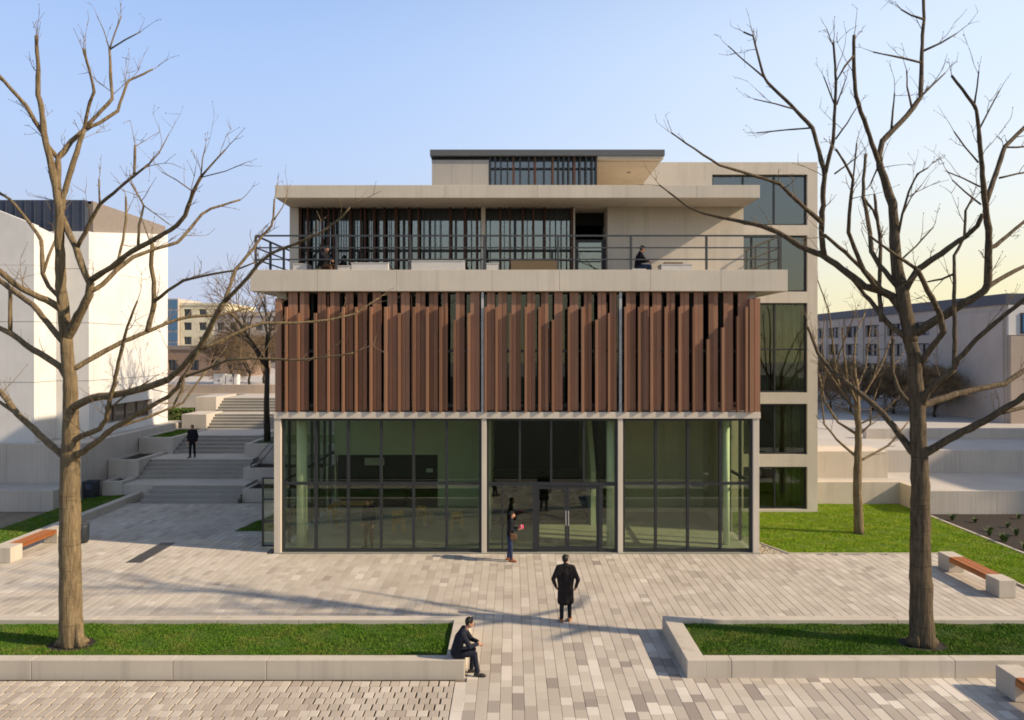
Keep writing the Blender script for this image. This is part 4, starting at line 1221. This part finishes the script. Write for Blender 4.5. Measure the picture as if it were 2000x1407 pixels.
t.limb([(535,430),(552,405),(560,385)], 3, 2, 0.2)
t.limb([(393,682),(430,667),(484,640),(514,631),(580,631),(646,625),(694,613),(739,583)], 8, 3, 0.25)
t.limb([(392,678),(372,715),(358,735),(356,760),(340,790)], 7, 5, 0.2)
t.limb([(140,893),(160,884),(220,838),(280,802),(328,775),(352,755)], 13, 9, -0.3)
t.limb([(345,760),(355,738),(400,722),(445,703),(490,700),(580,704),(646,697),(690,690)], 7, 3, -0.25)
t.limb([(225,836),(290,815),(358,787),(380,755),(405,722)], 6, 4, 0.3)
t.limb([(131,898),(120,888),(77,849),(33,808),(0,764),(-50,715)], 15, 9, 0.35)
t.limb([(33,808),(0,785),(-50,762)], 8, 6, 0.4)
t.limb([(210,800),(250,770),(290,745)], 4.5, 3, -0.4)
t.done()

t = Tree('bare_tree', 'bare brown-barked tree in the planter crossed by branch shadows', (*TREE_R, 0.28), M['bark2'], 5, 66, 'bare trees of the square')
t.limb([(1802,1262,48),(1801,1235,45),(1799.5,1200,42),(1798,1100,38),(1797,980,34.5),(1797,918,32),(1794,864,30),(1791,783,28),(1786,702,25.5),(1777,660,23)], 48, 29, 0, 'trunk', 16, 0)
for a, b in (((1786,1240),(1778,1260)),((1812,1240),(1826,1257)),((1800,1230),(1801,1266)),((1792,1205),(1788,1264)),((1808,1205),(1815,1262))):
    t.limb([(b[0]*0.3+a[0]*0.7, a[1]-30), a, b], 15, 20, -0.12, 'root_flare', 8, 0)
t.limb([(1779,668),(1772,625),(1765,590),(1762,566),(1757,549),(1749,499),(1747,449),(1743,400),(1732,362),(1720,330),(1717,318)], 27, 13, 0.1)
t.limb([(1718,322),(1693,250),(1671,188),(1668,130),(1668,68)], 9, 6, -0.2)
t.limb([(1718,320),(1722,276),(1758,239),(1784,210),(1798,190),(1801,85),(1805,37),(1803,-12)], 11, 5, 0.2)
for a in ([(1781,212),(1772,170),(1771,138)], [(1741,252),(1744,215),(1747,182)], [(1800,187),(1825,163),(1846,143)], [(1800,123),(1755,112),(1706,102)], [(1803,100),(1838,84),(1868,66)], [(1804,38),(1780,30),(1760,19)], [(1669,107),(1650,130),(1633,159)], [(1717,322),(1700,360)]):
    t.limb(a, 4.5, 2.4, random.uniform(-0.4, 0.4))
t.limb([(1764,575),(1775,553),(1792,527),(1839,494),(1886,462),(1909,442),(1919,418)], 14, 8, -0.35)
t.limb([(1792,527),(1784,521),(1750,499),(1722,479),(1700,462)], 8, 4, -0.3)
t.limb([(1793,718),(1820,678),(1843,650),(1835,612),(1812,566),(1797,537),(1792,527)], 13, 9, -0.45)
t.limb([(1781,655),(1827,626),(1867,602),(1921,570),(1929,556),(1931,499),(1931,449),(1924,400),(1917,327),(1912,256),(1907,216),(1900,202),(1859,148)], 18, 4.5, -0.3)
for a in ([(1903,205),(1908,172),(1912,139)], [(1913,252),(1932,215),(1952,178)], [(1911,318),(1885,288),(1863,257)], [(1914,365),(1880,348),(1850,336)], [(1916,400),(1885,375),(1860,352)]):
    t.limb(a, 3.6, 2.2, random.uniform(-0.4, 0.4))
t.limb([(1926,395),(1949,327),(1963,287),(2000,250),(2045,212)], 10, 6, 0.3)
t.limb([(1962,288),(1985,288),(2010,286)], 4, 3, 0); t.limb([(1952,348),(1985,340),(2010,336)], 4, 3, 0.2)
t.limb([(1932,486),(1945,480),(1966,462),(1998,435),(2045,398)], 8, 5, 0.3)
t.limb([(1925,566),(1936,556),(1968,537),(1998,522),(2060,494)], 9, 6, 0.4)
t.limb([(1770,618),(1743,580),(1716,567),(1690,560),(1644,525),(1607,499),(1576,488),(1522,456),(1488,442),(1439,431),(1377,418),(1345,405),(1288,362)], 17, 2.5, 0.3)
t.limb([(1610,500),(1606,470),(1604,442),(1607,400),(1610,351),(1611,341)], 11, 9, -0.2)
t.limb([(1611,343),(1601,299),(1587,250),(1544,205),(1499,162),(1490,145),(1482,114),(1471,71),(1452,63)], 9, 3, 0.3)
t.limb([(1493,152),(1455,120),(1422,90)], 3.6, 2, 0.2); t.limb([(1550,213),(1515,203),(1473,194)], 3.4, 2, -0.3); t.limb([(1586,250),(1535,254),(1478,260)], 3.6, 2.2, 0.4)
t.limb([(1612,338),(1627,276),(1631,199),(1633,159),(1628,82)], 8, 4, -0.3)
for a in ([(1632,272),(1655,240),(1672,212)], [(1630,205),(1620,180),(1609,150)], [(1634,205),(1645,175),(1652,155)], [(1630,340),(1655,322),(1673,308)]):
    t.limb(a, 3.2, 2, random.uniform(-0.4, 0.4))
t.limb([(1606,438),(1598,428),(1564,399),(1522,360),(1490,348),(1451,337),(1405,323),(1374,303),(1340,280),(1312,260)], 9, 2.4, -0.35)
t.limb([(1730,577),(1705,545),(1678,519),(1650,493),(1610,459)], 9, 6, -0.3)
t.limb([(1745,585),(1710,561),(1687,529),(1675,499),(1657,454),(1660,400),(1666,350),(1650,318),(1633,292)], 10, 4, -0.4)
t.limb([(1666,350),(1670,315),(1673,280)], 3.6, 3, 0.1)
t.limb([(1758,566),(1717,517),(1702,492),(1697,437),(1686,387),(1687,350),(1691,301)], 11, 5, 0.35)
t.limb([(1722,628),(1717,574),(1720,474),(1711,410),(1708,380)], 9, 5, 0.3)
t.limb([(1686,385),(1705,410),(1712,430)], 5, 4, 0.2)
t.limb([(1768,658),(1737,635),(1721,616),(1708,597),(1678,562),(1660,540)], 12, 6, 0.4)
t.limb([(1752,470),(1762,420),(1775,375),(1792,340),(1812,328)], 5.5, 3, -0.3); t.limb([(1765,415),(1780,385),(1800,362)], 3, 2, 0.3)
t.limb([(1762,506),(1790,480),(1822,445)], 3.6, 2.6, 0.3)
t.limb([(1798,890),(1812,882),(1867,851),(1921,824),(2000,775),(2070,740)], 16, 10, -0.4)
t.limb([(1955,806),(1985,800),(2050,782)], 8, 6, 0.4)
t.limb([(1795,795),(1815,788),(1854,775),(1908,759),(1962,751),(2000,724),(2060,686)], 13, 8, 0.4)
t.limb([(1796,800),(1810,766),(1829,748),(1864,721)], 15, 11, -0.5)
t.limb([(1864,722),(1865,680),(1864,594),(1864,537),(1864,500),(1884,462),(1886,412),(1899,388)], 9, 4, 0.1)
t.limb([(1862,722),(1872,702),(1908,662),(1950,626),(2000,586),(2050,550)], 9, 7, -0.4)
t.limb([(1864,535),(1840,545),(1812,551)], 4.5, 3, 0.3)
t.limb([(1792,893),(1781,882),(1756,848),(1724,807),(1692,778),(1659,751),(1624,724),(1598,691),(1578,640)], 14, 5, 0.45)
t.limb([(1795,822),(1785,800),(1754,761),(1743,729),(1743,659)], 9, 6, 0.45)
t.done()

t = Tree('bare_tree', 'small slender bare tree standing on the sunlit lawn', (*TREE_S, 0.0), M['bark'], 9, 22, 'bare trees of the square')
t.limb([(1677,1045),(1676,1000),(1675,918),(1677,851),(1675,783),(1672,740)], 20, 9, 0, 'trunk', 12, 0)
for a, w in (([(1675,895),(1635,859),(1610,829),(1604,770)],6), ([(1677,902),(1700,890),(1737,869),(1775,823)],6), ([(1676,850),(1637,826),(1610,783),(1600,730)],6), ([(1678,850),(1700,829),(1700,797),(1712,765)],5),
             ([(1675,805),(1640,760),(1610,716),(1596,690),(1588,655)],6), ([(1674,790),(1655,745),(1648,690),(1645,640)],6), ([(1674,785),(1691,764),(1721,715),(1740,661)],6), ([(1640,757),(1631,713),(1624,643),(1618,605),(1597,548)],5),
             ([(1672,745),(1668,700),(1672,650),(1690,612)],5), ([(1673,760),(1690,720),(1695,680),(1700,640)],4), ([(1610,716),(1606,670),(1610,630)],4), ([(1676,830),(1720,810),(1750,780)],4), ([(1676,815),(1650,800),(1620,790)],4),
             ([(1625,737),(1640,690),(1655,650),(1672,605)],4), ([(1691,764),(1705,740),(1718,700),(1715,660)],3.6), ([(1605,770),(1612,730),(1620,700)],3.5)):
    t.limb(a, w, w*0.45, random.uniform(-0.5, 0.5), twigs=6)
t.done()

def wild_tree(name, label, base, h, spread, seed, bark, trunk_r, depth=5, group=None, first=0.35, nmin=3):
    rs = random.Random(seed); root = thing(name, label, 'tree', base, group)
    trunk = MB(); fine = MB(); top = Vector(base) + Vector((0,0,h*first))
    trunk.tube([base, Vector(base)+Vector((rs.uniform(-.1,.1),0,h*first*0.5)), top], [trunk_r*1.25, trunk_r, trunk_r*0.85], 8)
    def grow(p, d, L, r, k):
        q = p
        n = 3 if k > 1 else 2; P = [p]; v = d
        for i in range(n):
            v = (v + Vector((rs.gauss(0,1), rs.gauss(0,1), rs.gauss(0,1)*0.6+0.18))*0.16).normalized()
            P.append(P[-1] + v*L/n)
        (trunk if k >= depth-1 else fine).tube(P, [r, r*0.9, r*0.78, r*0.62][:n+1], 6 if k > 3 else (4 if k > 1 else 3))
        if k == 0: return
        for _ in range(rs.randint(nmin, nmin+1)):
            ax = Vector((rs.gauss(0,1), rs.gauss(0,1), rs.gauss(0,0.7)))
            w = (v + ax*spread).normalized()
            grow(P[rs.choice((n-1,n,n))], w, L*rs.uniform(0.6, 0.82), max(r*0.55, 0.008), k-1)
    for _ in range(4):
        a = rs.uniform(0, 6.283)
        grow(top, Vector((math.cos(a)*0.6, math.sin(a)*0.6, 1)).normalized(), h*0.27, trunk_r*0.6, depth-1)
    trunk.build('trunk', bark, root, smooth=True)
    f = fine.build('crown', M['twigbrown'], root); f['kind'] = 'stuff'
    return root
wild_tree('bare_tree', 'dark bare tree in the tall planter beside the timber screen', (-13.75, 40.3, 2.05), 8.2, 0.5, 3, M['barkdark'], 0.16, 5, first=0.5)
for i, (px, y, h) in enumerate(((452, 66, 6.2), (488, 63, 6.5), (516, 67, 5.6))):
    wild_tree('brown_tree', ('first', 'middle', 'last')[i] + ' of the brown bare trees between the apartment block and timber screen', ((px-1000)*y/FOC, y, 3.97), h, 0.75, 30+i, M['barkdark'], 0.11, 7, 'brown bare trees beyond the stairs', 0.15)
for i, (px, y, h) in enumerate(((1622, 62, 5.6), (1662, 58, 5.0), (1704, 60, 5.4), (1745, 57, 4.8), (1788, 56, 5.2), (1826, 54.5, 4.6))):
    wild_tree('brown_tree', 'brown bare tree before the office block, ' + ('first', 'second', 'third', 'fourth', 'fifth', 'last')[i] + ' from the tower', ((px-1000)*y/FOC, y, 2.05), h, 0.85, 50+i, M['barkdark'], 0.10, 7, 'brown bare trees before the office block', 0.12)

def hedge(label, x0, x1, y0, y1, z0, z1, seed, mat='hedge'):
    rs = random.Random(seed); r = thing('hedge', label, 'hedge', (x0, y0, z0))
    MB().box(x0+0.08, x1-0.08, y0+0.08, y1-0.08, z0, z1-0.12).build('core', M['soil'], r)
    m = MB()
    for _ in range(int((x1-x0)*(y1-y0+1.2)*420)):
        c = Vector((rs.uniform(x0,x1), rs.uniform(y0,y1), rs.uniform(z0,z1)))
        if rs.random() < 0.5: c.z = z1 - rs.random()*0.15
        elif rs.random() < 0.6: c.y = y0 + rs.random()*0.12
        u = Vector((rs.gauss(0,1),rs.gauss(0,1),rs.gauss(0,1))).normalized()*0.07; w = u.orthogonal().normalized()*0.045
        n = len(m.v); m.v += [tuple(c-u),tuple(c+w),tuple(c+u),tuple(c-w)]; m.f.append((n,n+1,n+2,n+3))
    m.build('leaves', M[mat], r)['kind'] = 'stuff'
hedge('low green clipped hedge on the podium by the white building', -23.6, -20.65, 46.5, 47.4, 2.6, 3.35, 1)

# ---------------------------------------------------------------- benches and bins
def bench(label, x0, y0, y1, w=0.5, h=0.52):
    r = thing('bench', label, 'bench', (x0, y0, 0), 'wood and concrete benches')
    for a, b in ((y0, y0+0.6), (y1-0.6, y1)):
        MB().box(x0, x0+w, a, b, 0.004, h).build('concrete_block', M['planter'], r, bevel=0.012)
    MB().box(x0+0.06, x0+w-0.06, y0+0.6, y1-0.6, h-0.17, h-0.06).build('beam', M['benchwood'], r)
    n = 5; g = 0.012; sw = (w-0.04-(n-1)*g)/n
    for k in range(n):
        a = x0+0.02+k*(sw+g)
        MB().box(a, a+sw, y0+0.604, y1-0.604, h-0.055, h-0.006).build('slat', M['benchwood'], r)
    MB().box(x0, x0+0.035, y0+0.604, y1-0.604, h-0.17, h-0.058).build('edge_board', M['benchwood'], r)
bench('wood and concrete bench beside the sunlit lawn', 14.2, 20.9, 23.9)
bench('wood and concrete bench cut by the lower corner, in front of the planter', 10.36, 12.4, 15.36)
bench('wood and concrete bench by the shaded lawn strip, behind the golden tree', -17.5, 24.3, 27.4)

bn = thing('litter_bin', 'dark rectangular litter bin on the shaded lawn edge by the stairs', 'bin', (-20.15, 34.5, 0.1))
MB().box(-20.48, -19.93, 34.2, 34.7, 0.1, 0.86).build('bin_body', M['binmetal'], bn, bevel=0.03)
MB().box(-20.51, -19.90, 34.17, 34.73, 0.862, 0.92).build('lid', M['binmetal'], bn, bevel=0.015)
MB().box(-20.36, -20.05, 34.17, 34.198, 0.55, 0.8).build('opening', M['bluemetal'], bn)
bn = thing('litter_bin', 'dark round litter bin half hidden behind the golden trunk', 'bin', (-16.2, 26.9, 0))
MB().tube([(-16.14,26.9,0.004),(-16.14,26.9,0.1),(-16.14,26.9,0.62),(-16.14,26.9,0.68)], [0.2,0.24,0.26,0.25], 18).build('bin_body', M['binmetal'], bn, smooth=True)
MB().tube([(-16.14,26.9,0.682),(-16.14,26.9,0.74)], [0.27,0.22], 18).build('lid', M['metal'], bn)

# ---------------------------------------------------------------- terrace furniture
def pbox(name, label, cat, x0, x1, y0, y1, z0, h, mat, fill='soil'):
    r = thing(name, label, cat, (x0, y0, z0), 'boxes and seats on the terrace')
    t_ = 0.04
    MB().box(x0, x1, y0, y0+t_, z0, z0+h).build('front_panel', M[mat], r)
    MB().box(x0, x1, y1-t_, y1, z0, z0+h).build('rear_panel', M[mat], r)
    MB().box(x0, x0+t_, y0+t_, y1-t_, z0, z0+h).build('side_panel', M[mat], r)
    MB().box(x1-t_, x1, y0+t_, y1-t_, z0, z0+h).build('side_panel', M[mat], r)
    MB().box(x0-0.015, x1+0.015, y0-0.015, y1+0.015, z0+h+0.001, z0+h+0.03).build('top', M[mat], r)
    return r
Tf = lambda px: (px-1000)*26.3/FOC
for px0, px1, py, mt, lb in ((572,599,515,'whitebox','small white box at the end of the terrace railing'), (653,684,519,'whitebox','low white box on the terrace beside the dark seated person'),
        (686,758,513,'whitebox','wide white box on the terrace with dark fitting'), (799,907,509,'whitebox','largest white box on the terrace before the glazing'),
        (950,973,514,'whitebox','narrow white box on the terrace beside the concrete pier'), (998,1090,506,'tanbox','tan woven bench box on the terrace'), (1292,1352,516,'whitebox','low white table box beside the seated terrace person')):
    z = CAM_H-(py-HOR)*26.3/FOC
    pbox('terrace_box', lb, 'box', Tf(px0), Tf(px1), 26.3, 26.95, 9.75, z-9.75-0.03, mt)
tb = thing('tray', 'brown tray on the low white terrace table', 'tray', (Tf(1315), 26.5, 10.3))
MB().box(Tf(1300), Tf(1335), 26.4, 26.8, 10.40, 10.46).build('tray_body', M['tanbox'], tb)
st = thing('terrace_stool', 'white block seat under the seated terrace person', 'seat', (4.6, 26.3, 9.75))
MB().box(4.35, 4.85, 26.05, 26.55, 9.751, 10.18).build('seat', M['whitebox'], st, bevel=0.02)
st = thing('terrace_stool', 'dark block seat under the person by the terrace fins', 'seat', (-6.9, 26.3, 9.75))
MB().box(-7.15, -6.65, 26.05, 26.55, 9.751, 10.18).build('seat', M['tanbox'], st, bevel=0.02)

# hall furniture
def chair(label, x, y, rz):
    r = thing('chair', label, 'chair', (x, y, 0.012), 'yellow chairs in the hall')
    c, s_ = math.cos(rz), math.sin(rz)
    def P(a, b, z): return (x + a*c - b*s_, y + a*s_ + b*c, z + 0.012)
    for a, b, zt in ((-.2,-.2,.44),(.2,-.2,.44),(-.2,.2,.82),(.2,.2,.82)):
        MB().bar(P(a,b,0), P(a,b,zt), 0.045, 0.045).build('leg', M['yellow'], r)
    MB().bar(P(-.23,0,.455), P(.23,0,.455), 0.46, 0.03).build('seat', M['yellow'], r)
    MB().bar(P(-.18,.2,.70), P(.18,.2,.70), 0.025, 0.2).build('backrest', M['yellow'], r)
chair('yellow wooden chair in the hall beside the standing visitor', -4.5, 28.4, 0.3)
chair('yellow wooden chair in the hall beneath the servery corner', -3.6, 29.6, 2.6)
chair('yellow wooden chair in the hall near the middle column', -2.2, 28.6, 3.3)
chair('yellow wooden chair in the hall near the glazed side', -7.3, 29.6, 1.2)
tb = thing('table', 'long yellow wooden table in the hall behind the visitor', 'table', (-6.8, 30.2, 0.012))
MB().box(-7.6, -5.9, 29.95, 30.7, 0.72, 0.76).build('table_top', M['yellow'], tb)
for x in (-7.5, -6.0):
    for y in (30.05, 30.6):
        MB().bar((x,y,0.012),(x,y,0.72),0.05,0.05).build('leg', M['yellow'], tb)

# ---------------------------------------------------------------- people
def remesh(o, vox, it=3):
    r = o.modifiers.new('surface', 'REMESH'); r.mode = 'VOXEL'; r.voxel_size = vox; r.use_smooth_shade = True
    s = o.modifiers.new('smooth', 'SMOOTH'); s.factor = 0.5; s.iterations = it
def person(label, loc, rz, J, top='black', legs='navy', shoes='shoedark', coat=0.0, turn=0.0, holds=None, hands=('relax','relax')):
    """J: joint places, x to the person's right, y ahead, z up"""
    root = thing('person', label, 'person', loc)
    root.rotation_euler = (0, 0, rz)
    V = {k: Vector(v) for k, v in J.items()}
    def child(m, name, mat, vox, it=3):
        o = m.build(name, M[mat]); o.parent = root; remesh(o, vox, it); return o
    hd, nk, ch, hp = V['head'], V['neck'], V['chest'], V['hip']
    rot = Matrix.Rotation(turn, 3, 'Z'); fw = rot @ V.get('face', Vector((0,1,0))); fw.normalize(); rt_ = fw.cross(Vector((0,0,1))).normalized(); up = rt_.cross(fw)
    b = MB()
    # head, face, neck
    b.ball(hd + up*0.025 - fw*0.012, 0.088, (0.92,0.98,1.1)); b.capsule(hd - up*0.055 + fw*0.028, hd - up*0.035 + fw*0.045, 0.052, 0.05)
    b.capsule(hd + fw*0.086 + up*0.012, hd + fw*0.104 - up*0.022, 0.010, 0.015, 6)
    b.capsule(hd + fw*0.078 - up*0.062, hd + fw*0.082 - up*0.066, 0.016, 0.014, 6)
    for s in (-1, 1): b.capsule(hd + rt_*s*0.084 + up*0.016, hd + rt_*s*0.086 - up*0.022, 0.014, 0.011, 6)
    b.capsule(nk - Vector((0,0,0.03)), hd - up*0.06 - fw*0.01, 0.055, 0.05)
    tr_ = MB(); jk = MB(); sh = MB()
    for s, L in ((-1,'l'), (1,'r')):
        S, E, W = V['sh_'+L], V['el_'+L], V['wr_'+L]; HJ, K, A = V['hp_'+L], V['kn_'+L], V['an_'+L]
        b.capsule(S, E, 0.045, 0.037); b.capsule(E, W, 0.037, 0.027)
        b.capsule(ch, S, 0.08, 0.055); b.capsule(HJ, K, 0.075, 0.052); b.capsule(K, A, 0.05, 0.037)
        # hand: palm, four fingers of different length, thumb from the side
        hdv = V.get('hand_'+L, (W-E)).normalized(); side = hdv.cross(Vector((0,0,1)) if abs(hdv.z) < 0.9 else Vector((0,1,0))).normalized()
        nrm = side.cross(hdv)
        palm = W + hdv*0.055
        for q in (-0.022, 0.0, 0.022): b.capsule(W + side*q*0.7, palm + side*q + hdv*0.03, 0.021, 0.018, 6)
        for i, fl in enumerate((0.062, 0.075, 0.070, 0.055)):
            o0 = palm + hdv*0.035 + side*(i-1.5)*0.0185
            o1 = o0 + hdv*fl*0.55 + nrm*0.010; o2 = o1 + hdv*fl*0.40 + nrm*0.026
            b.capsule(o0, o1, 0.0095, 0.009, 6); b.capsule(o1, o2, 0.009, 0.0075, 6)
        t0 = W + hdv*0.03 + side*0.03; t1 = t0 + hdv*0.03 + side*0.022 + nrm*0.012
        b.capsule(t0, t1, 0.012, 0.011, 6); b.capsule(t1, t1 + hdv*0.03 + side*0.004 + nrm*0.008, 0.011, 0.009, 6)
        # foot inside the shoe
        toe = V.get('toe_'+L, Vector((0,1,0))).normalized()
        b.capsule(A - Vector((0,0,0.05)), A + toe*0.14 - Vector((0,0,0.055)), 0.032, 0.026)
        heel = A - toe*0.05; heel.z = A.z - 0.055
        ball = A + toe*0.12; ball.z = A.z - 0.058; tip = A + toe*0.17; tip.z = A.z - 0.064
        sh.capsule(heel, ball, 0.040, 0.043); sh.capsule(ball, tip, 0.043, 0.032); sh.capsule(A, heel + toe*0.03, 0.045, 0.040)
        # trousers and sleeves
        tr_.capsule(HJ, K, 0.096, 0.068); tr_.capsule(K, A + Vector((0,0,0.02)), 0.066, 0.055); tr_.capsule(hp, HJ, 0.11, 0.10)
        jk.capsule(nk - Vector((0,0,0.02)), S, 0.075, 0.078); jk.capsule(S, E, 0.075, 0.060); jk.capsule(E, W - (W-E).normalized()*0.015, 0.056, 0.043)
        jk.capsule(ch, S, 0.115, 0.075); jk.capsule(HJ.lerp(S, 0.06), HJ.lerp(S, 0.82), 0.112 if coat else 0.105, 0.095)
        if coat:
            k = HJ + (K-HJ)*coat
            jk.capsule(HJ, k + Vector((s*0.02,0,0)), 0.118, 0.105); jk.capsule(hp, (V['hp_l']+V['hp_r'])/2 + (k - HJ), 0.12, 0.115)
    b.capsule(hp, ch, 0.11, 0.12)
    jk.capsule(hp, ch, 0.115, 0.125); jk.capsule(ch, nk, 0.11, 0.07); jk.capsule(nk - Vector((0,0,0.01)), nk + Vector((0,0,0.02)), 0.068, 0.066)
    child(b, 'body', 'skin', 0.009)
    child(tr_, 'trousers', legs, 0.014); child(sh, 'shoes', shoes, 0.011)
    child(jk, 'coat' if coat else 'jacket', top, 0.013)
    h = MB(); h.ball(hd + up*0.040 - fw*0.024, 0.097, (0.95,0.98,1.02)); h.ball(hd + up*0.0 - fw*0.045, 0.076, (1.0,0.75,1.0))
    h.capsule(hd + up*0.105 + fw*0.02 - rt_*0.05, hd + up*0.10 + fw*0.035 + rt_*0.05, 0.030, 0.026)
    child(h, 'hair', 'hair', 0.012)
    for s in (-1, 1):
        e = MB().ball(hd + fw*0.079 + rt_*s*0.031 + up*0.006, 0.010, n=8, m=6).build('eye', M['shoedark']); e.parent = root
    return root

def stand(h=1.75, lean=0.0, step=0.05, arms=0.10, elbow=0.03):
    k = h/1.75; J = {}
    J['head'] = (0, 0.035+lean, 1.63*k); J['neck'] = (0, 0.0+lean*0.9, 1.485*k); J['chest'] = (0, lean*0.7, 1.28*k); J['hip'] = (0, 0, 0.95*k)
    for s, L in ((-1,'l'),(1,'r')):
        J['sh_'+L] = (s*0.185*k, lean*0.8, 1.425*k); J['el_'+L] = (s*(0.20+arms)*k, -0.04, 1.13*k); J['wr_'+L] = (s*(0.20+arms*0.9)*k, elbow, 0.88*k)
        J['hp_'+L] = (s*0.09*k, 0, 0.92*k); J['kn_'+L] = (s*0.10*k, 0.02+s*step*0.5, 0.50*k); J['an_'+L] = (s*0.105*k, s*step, 0.095)
        J['toe_'+L] = (s*0.25, 1, 0)
    return J
def sit(h=1.75, seat=0.45, lean=0.18, foot=0.0):
    k = h/1.75; J = {}; z = seat + 0.11
    J['hip'] = (0, 0, z); J['chest'] = (0, lean*0.55, z+0.33*k); J['neck'] = (0, lean*1.0, z+0.50*k); J['head'] = (0, lean*1.35+0.05, z+0.645*k)
    J['face'] = (0, 1, -0.35)
    for s, L in ((-1,'l'),(1,'r')):
        J['hp_'+L] = (s*0.09, 0.02, z-0.01); J['kn_'+L] = (s*0.115, 0.44*k, max(z, 0.50)); J['an_'+L] = (s*0.10, 0.46*k+foot+s*0.05, 0.095)
        J['sh_'+L] = (s*0.18*k, lean*0.9, z+0.45*k); J['el_'+L] = (s*0.22*k, lean+0.14, z+0.20*k); J['wr_'+L] = (s*0.06, lean+0.31, z+0.20*k)
        J['hand_'+L] = (-s*0.5, 0.6, -0.5); J['toe_'+L] = (s*0.15, 1, 0)
    return J

J = stand(1.77, arms=0.12); J['wr_l'] = (-0.26, 0.08, 0.90); J['wr_r'] = (0.27, 0.07, 0.90); J['el_l'] = (-0.33,-0.06,1.14); J['el_r'] = (0.33,-0.06,1.14)
person('person in long dark coat seen from behind, standing on the plaza path', (1.43, 19.12, 0.002), R(-4), J, 'coat', 'black', 'shoebrown', coat=0.92, turn=R(-25))
J = stand(1.70, lean=0.05, arms=0.04)
for L, s in (('l',-1),('r',1)):
    J['el_'+L] = (s*0.22, 0.02, 1.10); J['wr_'+L] = (s*0.10, 0.27, 1.10); J['hand_'+L] = (-s*0.2, 1, 0.1)
person('person in black jacket and jeans holding a pink parcel by the glass doors', (-0.08, 24.55, 0.002), R(-90), J, 'black', 'jeans', 'shoebrown')
pk = thing('parcel', 'small pink wrapped parcel held by the person at the doors', 'parcel', (0.28, 24.55, 1.14))
MB().box(0.25, 0.40, 24.47, 24.63, 1.11, 1.23).build('wrapping', M['pink'], pk, bevel=0.03)
MB().box(0.315, 0.335, 24.467, 24.633, 1.107, 1.233).build('ribbon', M['whitebox'], pk)
bg_ = thing('shoulder_bag', 'small brown bag at the hip of the person at the doors', 'bag', (-0.02, 24.33, 0.85))
MB().box(-0.06, 0.16, 24.26, 24.36, 0.80, 1.0).build('bag_body', M['bag'], bg_, bevel=0.03)
MB().tube([(-0.05,24.31,1.0),(-0.10,24.38,1.25),(-0.06,24.46,1.42)], [0.012]*3, 6).build('strap', M['bag'], bg_)
J = sit(1.74, 0.40, 0.20, -0.02); J['an_l'] = (-0.10, 0.36, 0.095); J['an_r'] = (0.10, 0.50, 0.095); J['kn_l'] = (-0.11, 0.40, 0.52)
person('person in dark jacket sitting hunched on the end of the planter wall', (-1.27, 16.02, 0.002), R(-90), J, 'navy', 'navy', 'shoedark')
person('person in dark clothes standing on the stair landing', (-16.94, 38.0, 1.492), R(180), stand(1.72, arms=0.05), 'black', 'black', 'shoedark')
person('person in dark jacket sitting on the terrace before the concrete wall', (4.60, 26.3, 9.752), R(-90), sit(1.72, 0.43, 0.10), 'black', 'jeans', 'shoedark')
person('person in dark clothes sitting on the terrace before the dark fins', (-6.9, 26.3, 9.752), R(-120), sit(1.72, 0.43, 0.06), 'black', 'tan', 'shoedark')
person('visitor in dark jacket and tan trousers standing inside the glazed hall', (-5.22, 26.1, 0.014), R(150), stand(1.80, arms=0.05), 'black', 'tan', 'shoedark')
